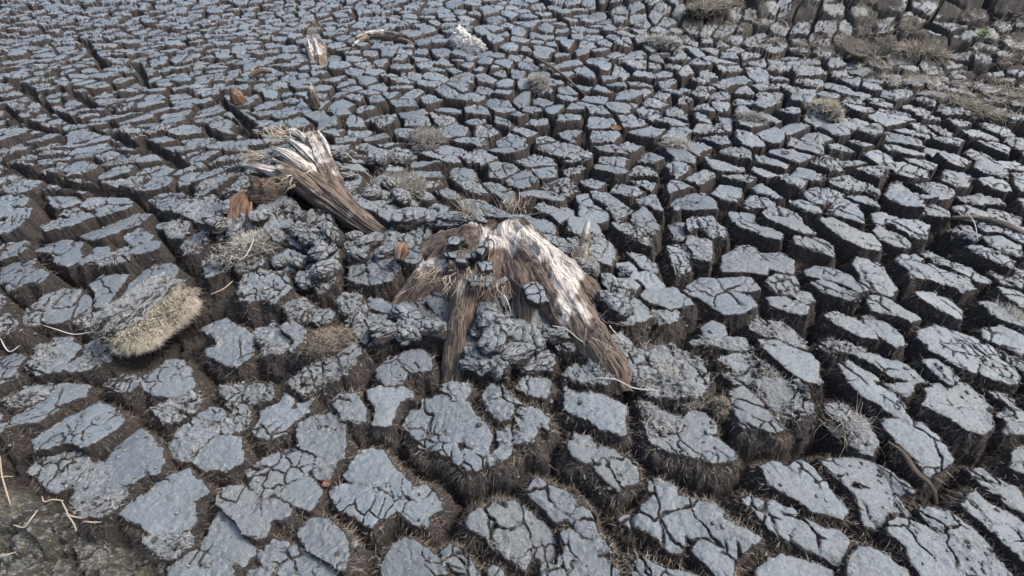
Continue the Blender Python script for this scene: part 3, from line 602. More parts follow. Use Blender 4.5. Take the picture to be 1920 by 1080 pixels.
# long fissures open wide
fis = np.full(NP, 9.0)
for s in FISSURES:
    q = np.array([at(*map(float, a.split(','))) for a in s.split()])
    for i in range(len(q)-1):
        lo = np.minimum(q[i], q[i+1])-.2; hi = np.maximum(q[i], q[i+1])+.2
        idx = near_idx(lo[0], hi[0], lo[1], hi[1])
        if not len(idx): continue
        e = q[i+1]-q[i]; t = np.clip(((XV[idx]-q[i][0])*e[0]+(YV[idx]-q[i][1])*e[1])/(e@e), 0, 1)
        fis[idx] = np.minimum(fis[idx], np.hypot(XV[idx]-q[i][0]-t*e[0], YV[idx]-q[i][1]-t*e[1]))
fw = 0.028+0.018*fbm(X*3, Y*3, 31, 2)
dp = np.maximum(dp, np.where(fis < .3, fw-fis, -9))
is_p = dp < DT
D2 = np.where(is_p, np.minimum(dp2, DT), np.minimum(D2, dp))
LAB2 = np.where(is_p, np.where(DT < dp2, LAB, nt_+L2), np.where(dp < D2+1e-9, nt_+L1, LAB2))
rg_p = np.array([c['rough'] for c in clods[nt_:]]+[0.])
PR = np.where(is_p, rg_p[L1], PR)
LAB = np.where(is_p, nt_+L1, LAB); D1 = np.where(is_p, dp, DT)
D1 = np.where(d_soil < -.005, np.maximum(D1, -.005-d_soil), D1)
ncl = len(clods)
cx_ = np.array([c['cen'][0] for c in clods]); cy_ = np.array([c['cen'][1] for c in clods])
r3 = np.random.default_rng(3)
off_ = r3.normal(0, .011, ncl); tx_ = r3.normal(0, .07, ncl); ty_ = r3.normal(-.02, .07, ncl)
sz_ = np.array([math.sqrt(max(c['ext'][0]*c['ext'][1], 1e-4)) for c in clods])
def topz(L): return T0+off_[L]+tx_[L]*(X-cx_[L]).clip(-.2, .2)+ty_[L]*(Y-cy_[L]).clip(-.2, .2)
zt = topz(LAB); zt2 = topz(np.maximum(LAB2, 0))
s = np.clip(D2-D1, 0, 9)
blend = 0.5*np.exp(-(s/.02)**2)*(D1 > 0)
zt = zt*(1-blend)+zt2*blend
ins = np.clip(-D1, 0, 1); out = np.clip(D1, 0, 1)
# shrinkage cracks inside the plates
csz = np.clip(0.032+0.010*DIST, .04, .11)
qx = X*.90+Y*.25+0.030*fbm(X*13, Y*13, 61, 4); qy = Y*.60-X*.22+0.030*fbm(X*13+4, Y*13, 63, 4)
near_l = np.clip((DIST-1.3)/2.5, 0, 1)
a1, a2, ai = voro(qx/.085, qy/.085, 90); b1, b2, bi = voro(qx/.038, qy/.038, 94)
c1, c2_, ci = voro(XW/.016, YW/.016, 98, 1.0)
mA = sstep(.38, .66, vnoise(X*8, Y*8, 110)-.16*np.clip(2.4-DIST, 0, 1)+.12*np.clip(DIST-2, 0, 1))*(.45+.55*vnoise(X*20, Y*20, 111)); mB = .75*sstep(.46, .72, vnoise(X*9, Y*9, 112)-.15*np.clip(2.4-DIST, 0, 1))
eA = (a2-a1)*.085; eB = (b2-b1)*.038
wA = 0.0011+0.0008*DIST+.005*vnoise(X*9, Y*9, 113)**3
crk = np.maximum(np.exp(-(eA/wA)**2)*mA, np.exp(-(eB/(wA*.8))**2)*mB*.8)
rid = 1-np.abs(fbm(X*34, Y*30, 120, 3))*2.2
lump = fbm(X*22, Y*22, 130, 4)
PR = np.clip(PR+.30*sstep(.3, .8, vnoise(X*6, Y*6, 129))*(1-PR), 0, 1)
PR = np.clip(PR+.65*np.exp(-ins/.014)*sstep(.3, .7, vnoise(XW*26, YW*26, 136))*(D1 < .02), 0, 1)
fine = fbm(X*75, Y*95, 133, 4, .65)
PR = PR*(.42+.58*sstep(.35, .6, vnoise(XW*13, YW*13, 135)))
crumb = (0.014*rid.clip(-1, 1)*vnoise(X*12, Y*12, 131)+.014*lump+0.010*(.5-c1)+.006*fine)*PR+.0026*fine
cup = 0.009*fbm(X*6, Y*6, 140, 2)+0.002*fbm(X*40, Y*40, 141, 3)
edge_r = 0.004*np.exp(-ins/0.004)+.004*np.exp(-ins/.02)
z_in = zt+cup*.8+crumb-edge_r-(.016+.01*PR)*crk-.004*(ai-.5)*2*mA
# flanks
near = np.clip((2.6-DIST)/1.2, 0, 1)
szl = np.clip(sz_[LAB], .06, .34)
depthD = np.clip(.40*szl+.02, .045, .125)*(.8+.4*vnoise(X*2, Y*2, 150))
depthD = depthD*(1-.35*PR*sstep(0, .02, out))+.0
zc = np.maximum(np.exp(-((X-STX)**2+(Y-STY)**2)/.5**2), np.exp(-((X-LGX+.05)**2+(Y-LGY+.1)**2)/.5**2))
depthD = depthD*(1-.50*zc)
kk = 3.4-2.6*near; depthD = depthD*(1-.15*near)
wallr = (.016+.02*PR)*fbm(X*45, Y*45, 160, 4)+0.006*fbm(X*140, Y*140, 165, 2)
z_out = zt+cup*.8*np.exp(-out/.02)+crumb*np.exp(-out/.03)-.012-.013*(1-np.exp(-out/.0035))-depthD*(1-np.exp(-out*kk/depthD)) - .22*szl*(1-.5*zc)*np.exp(-(s/.022)**2)*sstep(0, .012, out) + wallr*sstep(0, .01, out)
Z = np.where(D1 < 0, z_in, z_out)
# soil corner
sm = sstep(.01, -.05, d_soil)
so1, so2, so3 = voro(XW*9, YW*9, 171); so4, so5, so6 = voro(XW*26, YW*26, 173)
soilz = T0-.045+0.04*fbm(X*7, Y*7, 170, 3)-.07*so1**2+.05*so3-.035*so4+.02*so6+0.030*rid*vnoise(X*12, Y*12, 131)+.02*lump+.010*fine
Z = Z*(1-sm)+soilz*sm
# under the wood the ground is pressed down a little
for kp in KEEP:
    dk = sdf(kp, X, Y); Z = Z-(.03*sstep(.03, -.04, dk))*(D1 > 0)
film = sstep(-.004*vnoise(X*120, Y*120, 183), -.0045-.006*vnoise(X*120, Y*120, 183), D1)*(1-.95*sstep(.25, .75, crk))
film = film*(1-PR*.35*sstep(.55, .8, vnoise(X*30, Y*30, 181)))
film = np.maximum(film, .55*np.exp(-out/.006)*(vnoise(X*60, Y*60, 180) > .5)*(D1 >= 0))*(1-sm)
moss = sm*(.40+.55*sstep(.42, .6, vnoise(X*7, Y*7, 182))); film = np.maximum(film, sm*.8); PR = np.maximum(PR, sm)
# the far right bank: turf with dead roots
bank = sstep(1120, 1350, PXX)*sstep(60, -30, PXY-(PXX-1120)*.21)
Z = Z+bank*(.05*fbm(X*3.4, Y*3.4, 190, 4)+.012*fbm(X*16, Y*16, 192, 3)); film *= (1-.25*bank)*(1-.85*bank*sstep(.36, .52, vnoise(X*6, Y*6, 191))); moss = np.maximum(moss, .4*bank*sstep(.5, .7, vnoise(X*4, Y*4, 193)))
PR = np.maximum(PR, bank*.7)
V3 = np.stack([X, Y, Z], 1)
# ---- faces
ii = np.arange(nr*nc).reshape(nr, nc)
Fq = np.stack([ii[:-1, :-1], ii[:-1, 1:], ii[1:, 1:], ii[1:, :-1]], -1).reshape(-1, 4)
fl = LAB[Fq[:, 0]].copy()
d1f = D1[Fq].mean(1); sf = s[Fq].min(1); smf = sm[Fq].mean(1)
fl[(smf > .5) | (d1f > .10) | ((d1f > .012) & (sf < .006)) | (fl < 0)] = -1
crust_f = (d1f < 0.0)
# which clods show largest
fx_, fy_ = PXX[Fq[:, 0]], PXY[Fq[:, 0]]
inside = (fx_ > 0) & (fx_ < 1920) & (fy_ > 0) & (fy_ < 1080)
cnt = np.bincount(fl[inside & (fl >= 0)], minlength=ncl)
order = np.argsort(-cnt); keep = [k for k in order[:298] if cnt[k] > 150]
keepset = np.zeros(ncl, bool); keepset[keep] = True
tint_ = r3.random(ncl)**1.5
attrs_all = {'tint': tint_[LAB], 'film': film, 'crumb': PR, 'moss': moss}
def cut(name, fsel, parent=None):
    f = Fq[fsel]; u, inv = np.unique(f, return_inverse=True)
    return mesh_obj(name, V3[u], inv.reshape(-1, 4), M_PEAT, parent, {k: v[u] for k, v in attrs_all.items()})
# normals for fibres
Zg = Z.reshape(nr, nc)
dZc = np.gradient(Zg, axis=1)/np.gradient(GX, axis=1); dYr = np.gradient(ry)[:, None]
dZr = np.gradient(Zg, axis=0)/dYr-dZc*(np.gradient(GX, axis=0)/dYr)
Nn = np.stack([-dZc.ravel(), -dZr.ravel(), np.ones(NP)], 1)
Nn[:, :2] = np.clip(Nn[:, :2], -4, 4); Nn /= np.linalg.norm(Nn, axis=1, keepdims=True)
inframe = (PXX > -80) & (PXX < 2000) & (PXY > -40) & (PXY < 1160)
fis_p = np.clip((4.6-DIST)/3.0, 0, 1)
tanz = vnoise(X*2.2, Y*2.2, 201)
p_side = (D1 > 0) & (D1 < .10) & inframe & (sm < .3)
prob = p_side*fis_p*(.04+.15*np.exp(-out/.014)+.16*np.exp(-out/.004))*(.35+1.3*vnoise(X*7, Y*7, 200))
p_top = (D1 < -.001) & inframe & (crk < .3)
prob_t = p_top*fis_p*(.014+.11*PR*sstep(.4, .7, vnoise(X*12, Y*12, 203))+.02*(vnoise(X*4, Y*4, 204) > .62))
u_ = rng.random(NP)
sid = np.nonzero(u_ < prob)[0]; tid = np.nonzero((u_ > .5) & (u_-.5 < prob_t))[0]
print('fibres', len(sid), len(tid))
order_s = np.argsort(LAB[sid], kind='stable'); sid = sid[order_s]; tid = tid[np.argsort(LAB[tid], kind='stable')]
def fibre_mesh(ids, top):
    n = len(ids)
    P = V3[ids]+rng.normal(0, .0012, (n, 3))
    if top:
        D = rng.normal(size=(n, 3)); D[:, 2] = np.abs(D[:, 2])*.22+.05*PR[ids]
        L = rng.uniform(.004, .011, n)*(1+1.3*PR[ids]); rad = rng.uniform(.00022, .00042, n); tone = rng.random(n)**1.2
        P = P+Nn[ids]*.0012
        return strands(P, D, L, rad*(.7+.3*DIST[ids]), .55, 2, tone)
    D = Nn[ids]+rng.normal(0, .45, (n, 3)); D[:, 2] -= .15
    L = rng.uniform(.007, .024, n)*(1+.35*np.exp(-out[ids]/.02)); rad = rng.uniform(.00022, .00050, n)*(.75+.25*DIST[ids])
    tone = rng.random(n)**1.5*(.45+.75*tanz[ids])+.30*np.exp(-out[ids]/.005)*rng.random(n)
    return strands(P, D, L, rad, .55, 3, tone, droop=.35)
ls, lt = LAB[sid], LAB[tid]
sorted_f = np.argsort(np.where(fl >= 0, fl, ncl), kind='stable'); fl_s = np.where(fl >= 0, fl, ncl)[sorted_f]
made = {}
for k in sorted(keep):
    a, b = np.searchsorted(fl_s, [k, k+1]); fs = sorted_f[a:b]
    fc = fs[crust_f[fs]]; fsd = fs[~crust_f[fs]]
    if len(fc) < 4: continue
    c = clods[k]
    bx, by = V3[Fq[fc, 0], 0].mean(), V3[Fq[fc, 0], 1].mean()
    root = empty('peat_clod', (float(bx), float(by), float(Z[Fq[fs, 0]].min())))
    cut('crust', fc, root)
    if len(fsd): cut('fibrous_side', fsd, root)
    a0, a1_ = np.searchsorted(ls, [k, k+1]); t0, t1 = np.searchsorted(lt, [k, k+1])
    if a1_-a0 > 12:
        v, f, t = fibre_mesh(sid[a0:a1_], False); mesh_obj('root_fringe', v, f, M_FIB, root, {'tone': t})
    if t1-t0 > 12:
        v, f, t = fibre_mesh(tid[t0:t1], True); mesh_obj('pale_root_hair', v, f, M_HAIR, root, {'tone': t})
    made[k] = dict(root=root, x=float(bx), y=float(by), area=float(cnt[k]), rough=float(PR[Fq[fc, 0]].mean()), n=c['n'],
                   zt=float(Z[Fq[fc, 0]].mean()), w=float(np.ptp(V3[Fq[fc, 0], 0])), h=float(np.ptp(V3[Fq[fc, 0], 1])))
rest = (fl >= 0) & ~np.isin(fl, list(made))
far = cut('small_peat_clods', np.nonzero(rest)[0])
tag(far, kind='stuff', label='hundreds of small cracked grey peat clods receding over the dry bog', cat='peat clods')
g = cut('ground', np.nonzero(fl < 0)[0]); tag(g, kind='structure')
# fibres rooted on what is not a clod of its own
okl = np.zeros(ncl+1, bool); okl[list(made)] = True
m = ~okl[ls]; v, f, t = fibre_mesh(sid[m], False)
o = mesh_obj('loose_root_fibres', v, f, M_FIB, None, {'tone': t}); tag(o, kind='stuff', label='fine brown root fibres in the cracks of the peat', cat='root fibres')
# the bog going on beyond the modelled field, to the horizon
def far_ground():
    hw = np.array([0, .2, .5, 1, 2, 4, 7, 11, 16, 25, 40, 80, 160, 400.])
    xs = np.concatenate([-hw[:0:-1], hw]); ys = np.concatenate([-hw[:0:-1], hw])
    gx, gy = np.meshgrid(xs, ys); x = gx.ravel(); y = gy.ravel()
    z = np.minimum(terrain(x, y), .4)-.36
    n = len(xs); q = np.arange(n*n).reshape(n, n)
    F = np.stack([q[:-1, :-1], q[:-1, 1:], q[1:, 1:], q[1:, :-1]], -1).reshape(-1, 4)
    zf = np.zeros(n*n)
    o = mesh_obj('peat_bog', np.stack([x, y, z], 1), F, M_PEAT, None, {'film': zf+.25, 'crumb': zf+.5, 'moss': zf+.3})
    tag(o, kind='structure')
far_ground()
def litter():
    # loose crumbs of peat everywhere near, and dead root litter over the bank
    pick = np.nonzero(inframe & (D1 < .03) & (rng.random(NP) < .010*np.clip(4-DIST, 0, 1)*(.06+PR**2+3*(sm > .3)+.8*(vnoise(X*5, Y*5, 211) > .66))))[0]
    n = len(pick); ico = np.array([[0, 0, 1], [.89, 0, .45], [.28, .85, .45], [-.72, .53, .45], [-.72, -.53, .45], [.28, -.85, .45], [.72, .53, -.45], [-.28, .85, -.45], [-.89, 0, -.45], [-.28, -.85, -.45], [.72, -.53, -.45], [0, 0, -1]])
    tri = np.array([[0, 1, 2], [0, 2, 3], [0, 3, 4], [0, 4, 5], [0, 5, 1], [1, 6, 2], [2, 7, 3], [3, 8, 4], [4, 9, 5], [5, 10, 1], [2, 6, 7], [3, 7, 8], [4, 8, 9], [5, 9, 10], [1, 10, 6], [6, 11, 7], [7, 11, 8], [8, 11, 9], [9, 11, 10], [10, 11, 6]])
    sz = .0015+.0075*rng.random(n)**3
    v = ico[None]*(1+rng.normal(0, .18, (n, 12, 1)))*sz[:, None, None]*rng.uniform(.6, 1.3, (n, 1, 3))+V3[pick][:, None]
    o = mesh_obj('peat_crumbs', v.reshape(-1, 3), (tri[None]+12*np.arange(n)[:, None, None]).reshape(-1, 3), M_PEAT, None,
                 {'film': np.repeat(.35+.65*rng.random(n), 12), 'crumb': np.ones(n*12), 'moss': np.repeat((rng.random(n) < .1)*.6, 12)}, smooth=False)
    tag(o, kind='stuff', label='loose crumbs of grey peat scattered over the clods', cat='peat crumbs')
    zone = (PXX > 1120) & (PXY < 60+(PXX-1120)*.20) & (PXY > -30) & (PXX < 1990)
    pr_ = .09*zone*sstep(.40, .62, fbm(X*2.2, Y*2.2, 212, 3)*.5+.5)*(1+2*(vnoise(X*7, Y*7, 213) > .6))+.05*(sm > .5)*(vnoise(X*14, Y*14, 214) > .72)*(DIST < 2.5)*.3
    k = np.nonzero(rng.random(NP) < pr_)[0]; D = rng.normal(size=(len(k), 3)); D[:, 2] = np.abs(D[:, 2])*.35
    far_ = DIST[k] > 3
    v, f, t = strands(V3[k]+[0, 0, .003], D, np.where(far_, rng.uniform(.03, .11, len(k)), rng.uniform(.008, .03, len(k))), np.where(far_, rng.uniform(.0010, .0024, len(k)), .0005), .6, 3, np.clip(rng.normal(.42, .25, len(k)), 0, 1), .2)
    o = mesh_obj('root_litter', v, f, M_STRAW, None, {'tone': t}); tag(o, kind='stuff', label='dead straw coloured root litter over the rough bank', cat='root litter')
litter()
def zsurf(x, y):
    """height of the finished surface at a point"""
    i = min(max(int(np.searchsorted(ry, y)), 1), nr-2); j = min(max(int(np.searchsorted(ax_u, x/half_w[i])), 1), nc-2)
    return float(Zg[i-1:i+2, j-1:j+2].max())
# ---------------------------------------------------------------- bog wood, tufts, turf and twigs
M_WOOD = mat_wood('bog_wood', bias=-.02)
M_DARKW = mat_wood('dark_bog_wood', bias=-.45, dark=(.075, .052, .038), mid=(.19, .14, .10))
M_PALEW = mat_wood('bleached_wood', bias=.42, orange=.2, pale=(.74, .69, .60))
M_WHITEW = mat_wood('sun_bleached_wood', bias=1.2, orange=.12, pale=(.88, .85, .79), con=.8)
M_REDW = mat_wood('rusty_bark', dark=(.12, .065, .04), mid=(.34, .19, .10), pale=(.40, .30, .23), bias=-.05, orange=.45)
def landmark(o, phrase): LMS.append((phrase, float(o.location[0]), float(o.location[1])))
LMS = []
def crown_path(pts, n):
    P = np.array([list(at3(a, b, u)) for a, b, u, r in pts]); rr = np.array([p[3] for p in pts])
    t = np.linspace(0, 1, len(pts)); q = np.linspace(0, 1, n)
    def cr(v):
        m = np.gradient(v, t, axis=0); i = np.clip(np.searchsorted(t, q, side='right')-1, 0, len(t)-2)
        h = t[1]-t[0]; s = (q-t[i])/h
        if v.ndim > 1: s = s[:, None]
        return (2*s**3-3*s**2+1)*v[i]+(s**3-2*s**2+s)*h*m[i]+(-2*s**3+3*s**2)*v[i+1]+(s**3-s**2)*h*m[i+1]
    return cr(P), np.maximum(cr(rr), .002)
def limb(name, pts, mat, parent=None, n=110, m=64, seed=0, knurl=.20, flat=1.0, deep=1.6, jag=0.0, bleach=(.0, .0), twist=.4):
    C, rr = crown_path(pts, n)
    T = np.gradient(C, axis=0); T /= np.linalg.norm(T, axis=1, keepdims=True)
    side = np.cross(T, [0, 0, 1.0]); side /= np.linalg.norm(side, axis=1, keepdims=True); up = np.cross(side, T)
    s = np.concatenate([[0], np.cumsum(np.linalg.norm(np.diff(C, axis=0), axis=1))])
    a = np.linspace(0, 2*np.pi, m, endpoint=False)
    aa, ss = np.meshgrid(a, s); w = np.cos(aa), np.sin(aa)
    th = aa+twist*ss*3
    q = 1+knurl*(fbm(np.cos(th)*2.4+seed, np.sin(th)*2.4+ss*1.6, 300+seed, 3)+.55*fbm(aa*7+seed, ss*5, 310+seed, 3)-.55*np.abs(fbm(aa*4.5+ss*1.2, ss*2.2, 320+seed, 3)))
    q += .07*fbm(aa*22, ss*9, 330+seed, 2)
    ru = rr[:, None]*q
    vz = np.where(w[1] > 0, flat, deep)
    V = C[:, None, :]+side[:, None, :]*(ru*w[0])[..., None]+up[:, None, :]*(ru*w[1]*vz)[..., None]
    if jag > 0:                                      # broken end: long ragged teeth along the grain
        j = (vnoise(a*5.5+seed, a*0+1, 340)**2*1.2+.7*vnoise(a*14, a*0+2, 341)**2-.25)
        k = sstep(.72, 1.0, np.linspace(0, 1, n))[:, None]
        V += T[:, None, :]*(jag*j[None, :]*k)[..., None]
    cap0 = C[0]; cap1 = C[-1]-T[-1]*(.6*jag)
    nv = n*m; V = np.concatenate([V.reshape(-1, 3), [cap0, cap1]])
    ii = np.arange(nv).reshape(n, m); jj = np.roll(ii, -1, 1)
    F = np.stack([ii[:-1], jj[:-1], jj[1:], ii[1:]], -1).reshape(-1, 4)[:, ::-1]
    c1 = np.stack([ii[-1], np.full(m, nv+1), np.full(m, nv+1), jj[-1]], -1)
    F3 = np.concatenate([F])
    tri = np.stack([ii[-1], jj[-1], jj[-1], np.full(m, nv+1)], -1)
    # close the end with a slim ring so that every face stays a quad
    V = np.concatenate([V, C[-1]-T[-1]*(.5*jag)+(V[ii[-1]]-V[ii[-1]].mean(0))*.35, C[0]+(V[ii[0]]-C[0])*.1])
    e = np.arange(m)+nv+2; e2 = np.roll(e, -1); b0 = np.arange(m)+nv+2+m; b1 = np.roll(b0, -1)
    F = np.concatenate([F, np.stack([ii[-1], e, e2, jj[-1]], -1), np.stack([ii[0], jj[0], b1, b0], -1)])
    k = m//2
    fan = np.array([[e[i], e[m-1-i], e[m-2-i], e[i+1]] for i in range(k-1)])
    F = np.concatenate([F, fan])
    gr = np.zeros((len(V), 3)); gr[:nv, 0] = (ss*4).ravel(); gr[:nv, 1] = (aa*rr.mean()*6.5).ravel(); gr[:, 2] = seed
    gr[nv:, 1] = rng.uniform(0, 1, len(V)-nv)
    bl = np.zeros(len(V)); bl[:nv] = np.repeat(np.linspace(bleach[0], bleach[1], n), m)+.35*(w[1].ravel()-.2)
    return mesh_obj(name, V, F, mat, parent, {'bleach': bl}, uv=gr)
def blob(name, c, ax, rotz, mat, parent=None, seed=0, rough=.25, n=48, tilt=0.0, freq=3.0, bleach=.3, stretch=(1, 1), power=2.0, attrs=None):
    a = np.linspace(0, 2*np.pi, n, endpoint=False); b = np.linspace(-np.pi/2+.05, np.pi/2-.05, n//2)
    A, B = np.meshgrid(a, b)
    sg = lambda v: np.sign(v)*np.abs(v)**(2/power)
    x = sg(np.cos(B))*sg(np.cos(A)); y = sg(np.cos(B))*sg(np.sin(A)); z = sg(np.sin(B))
    f = 1+rough*(fbm(x*freq*stretch[0]+seed*3.1, y*freq*stretch[1]+z*freq*1.7, 400+seed, 4)+.5*fbm(z*freq*3+x, y*freq*3-x*2, 410+seed, 3))
    V = np.stack([x*f*ax[0], y*f*ax[1], z*f*ax[2]], -1).reshape(-1, 3)
    M = np.array(Matrix.Rotation(rotz, 3, 'Z') @ Matrix.Rotation(tilt, 3, 'Y')); V = V @ M.T+np.array(c)
    r_, c_ = A.shape; ii = np.arange(r_*c_).reshape(r_, c_); jj = np.roll(ii, -1, 1)
    F = np.stack([ii[:-1], jj[:-1], jj[1:], ii[1:]], -1).reshape(-1, 4)
    k = c_//2
    top = np.array([[ii[-1, i], ii[-1, i+1], ii[-1, c_-2-i], ii[-1, c_-1-i]] for i in range(k-1)])
    bot = np.array([[ii[0, i], ii[0, c_-1-i], ii[0, c_-2-i], ii[0, i+1]] for i in range(k-1)])
    F = np.concatenate([F, top, bot])
    gr = np.stack([V[:, 0]*4, (V[:, 1]*1.0+V[:, 2])*7, np.full(len(V), seed)], -1)
    at_ = {'bleach': np.full(len(V), bleach)+.3*z.ravel()}
    for k_, v_ in (attrs or {}).items(): at_[k_] = np.full(len(V), v_) if np.isscalar(v_) else v_
    o = mesh_obj(name, V, F, mat, parent, at_, uv=gr)
    return o, V, np.stack([x, y, z], -1).reshape(-1, 3) @ M.T
HS = .8
def hair_on(name, V, Nn_, count, L, rad, mat, parent, sel=None, spread=.7, curl=.6, seed=0, seg=4, droop=.2, tone=None):
    rg = np.random.default_rng(900+seed)
    w = np.ones(len(V)) if sel is None else np.maximum(sel, 0); w = w/w.sum()
    i = rg.choice(len(V), count, p=w); P = V[i]+rg.normal(0, .003, (count, 3))
    D = Nn_[i]+rg.normal(0, spread, (count, 3))
    v, f, t = strands(P, D, rg.uniform(L[0], L[1], count)*HS, rg.uniform(rad[0], rad[1], count), curl, seg, None if tone is None else np.clip(rg.normal(tone, .25, count), 0, 1), droop, rg)
    return mesh_obj(name, v, f, mat, parent, {'tone': t})
# ---- the big stump in the middle
def thing(name, px, py, label, cat, up=0.0, group=None, lm=None):
    o = empty(name, at3(px, py, up)); tag(o, label, cat, group)
    if lm: landmark(o, lm)
    return o
st = thing('tree_stump', 930, 500, 'broken bog stump in the middle with brown roots spreading forward and bleached white patches', 'tree stump', lm='the big stump')
def stump_body(parent):
    """crown and roots modelled as one carved relief of wood, then cut into crown and roots"""
    RT = [('crown', [(850, 500, .040, .13), (870, 462, .070, .125), (925, 458, .088, .150), (985, 466, .092, .140), (1010, 510, .075, .12), (940, 515, .065, .13), (880, 520, .05, .12)]),
          ('root', [(880, 462, .07, .105), (825, 495, .065, .085), (778, 532, .03, .062), (722, 575, -.03, .040), (690, 598, -.07, .025)]),
          ('root', [(888, 490, .075, .085), (873, 560, .055, .062), (858, 635, .010, .045), (842, 690, -.03, .034), (832, 740, -.08, .022)]),
          ('root', [(965, 455, .09, .11), (1012, 508, .095, .112), (1062, 578, .075, .090), (1118, 648, .050, .066), (1160, 700, .02, .046), (1196, 750, -.03, .034)]),
          ('root', [(950, 485, .085, .07), (974, 535, .065, .044), (982, 590, .035, .034), (976, 640, -.02, .024)]),
          ('root', [(912, 490, .08, .08), (906, 545, .055, .065), (902, 600, .01, .045), (898, 640, -.04, .035)]),
          ('root', [(1010, 480, .075, .10), (1065, 515, .05, .085), (1118, 552, .0, .06), (1150, 572, -.04, .04)]),
          ('root', [(885, 450, .06, .08), (830, 455, .04, .060), (790, 468, .0, .045)])]
    xs = np.arange(STX-.62, STX+.66, .0026); ys = np.arange(STY-.66, STY+.36, .0026)
    gx, gy = np.meshgrid(xs, ys); x = gx.ravel(); y = gy.ravel(); tz = terrain(x, y)
    wx_ = .013*fbm(x*14, y*14, 700, 3); wy_ = .013*fbm(x*14+5, y*14, 702, 3)
    Zb = np.full(x.shape, -9.0); Lb = np.zeros(x.shape, int); AL = np.zeros(x.shape); AC = np.zeros(x.shape)
    for k, (nm, pts) in enumerate(RT):
        C, rr = crown_path(pts, 26); up = np.interp(np.linspace(0, 1, 26), np.linspace(0, 1, len(pts)), [p[2] for p in pts])
        s0 = 0; bd = np.full(x.shape, 9.); bs = bd*0; br = bd*0+.03; bu = bd*0; bc = bd*0
        for i in range(25):
            a = C[i, :2]; e = C[i+1, :2]-a; L = np.hypot(*e)
            t_ = np.clip(((x+wx_-a[0])*e[0]+(y+wy_-a[1])*e[1])/(L*L), 0, 1)
            dx = x+wx_-a[0]-t_*e[0]; dy = y+wy_-a[1]-t_*e[1]; d = np.hypot(dx, dy); r_ = rr[i]+(rr[i+1]-rr[i])*t_
            m = d/r_ < bd/br
            bd = np.where(m, d, bd); br = np.where(m, r_, br); bs = np.where(m, s0+t_*L, bs); bu = np.where(m, up[i]+(up[i+1]-up[i])*t_, bu)
            bc = np.where(m, np.where(dx*e[1]-dy*e[0] > 0, d, -d), bc); s0 += L
        if k == 0:
            an = np.arctan2(y-STY-.05, x-STX-.01); bc = an*.22; bs = np.hypot(x-STX, y-STY)
        q = bd/br
        gro = fbm(bc*38+k*7, bs*5, 710+k, 4); gro2 = 1-np.abs(fbm(bc*75+k*3, bs*9, 720+k, 3))*2
        z = tz+bu-(.030 if k == 0 else .004)-.25*br*q**2-.55*br*q**4-.5*np.clip(q-1, 0, 1)**.8*.5+(.030*fbm(bc*13+k, bs*3.2, 716+k, 3)+.018*gro+.005*gro2)*np.clip(1.3-q*.4, .3, 1)
        up_ = z > Zb
        Lb = np.where(up_, k, Lb); AL = np.where(up_, bs, AL); AC = np.where(up_, bc, AC); Zb = np.maximum(Zb, z)
    Zb += .014*fbm(x*22, y*22, 730, 4)+.004*fbm(x*90, y*90, 732, 2)
    hol = sstep(.55, .75, vnoise(x*15, y*15, 735))*(np.hypot(x-STX, y-STY) < .3); Zb -= .035*hol
    nx, ny = len(xs), len(ys); ii = np.arange(nx*ny).reshape(ny, nx)
    F = np.stack([ii[:-1, :-1], ii[:-1, 1:], ii[1:, 1:], ii[1:, :-1]], -1).reshape(-1, 4)
    okf = (Zb-tz)[F].max(1) > -.17
    V = np.stack([x, y, Zb], 1); gr = np.stack([AL*4, AC*9, Lb*3.0], 1)
    cx, cy = x-STX, y-STY
    # weathered white where rain and sun reached the top, in patches with their own outline
    pw = lambda px, py, sx, sy: np.exp(-(((x-at(px, py)[0])/sx)**2+((y-at(px, py)[1])/sy)**2))
    bl = -.02+1.1*pw(955, 470, .10, .10)+1.15*pw(1045, 505, .10, .08)+.9*pw(1060, 565, .055, .11)+1.15*pw(812, 500, .07, .04)+.7*pw(885, 445, .05, .035)+.7*pw(868, 560, .022, .055)+.6*pw(1100, 625, .03, .08)+.7*pw(818, 455, .04, .03)
    for k, (nm, pts) in enumerate(RT):
        f = F[okf & (Lb[F[:, 0]] == k)]
        if not len(f): continue
        u, inv = np.unique(f, return_inverse=True)
        mesh_obj(nm, V[u], inv.reshape(-1, 4), M_WOOD, parent, {'bleach': bl[u]}, uv=gr[u])
    return xs, ys, Zb.reshape(ny, nx)
SX, SY, SZt = stump_body(st)
def stump_z(px, py):
    z = .1
    for _ in range(12):
        x, y = flat(px, py, z); j = int(np.clip(np.searchsorted(SX, x), 3, len(SX)-4)); i = int(np.clip(np.searchsorted(SY, y), 3, len(SY)-4))
        z = .5*z+.5*float(np.percentile(SZt[i-3:i+4, j-3:j+4], 95))
    return z
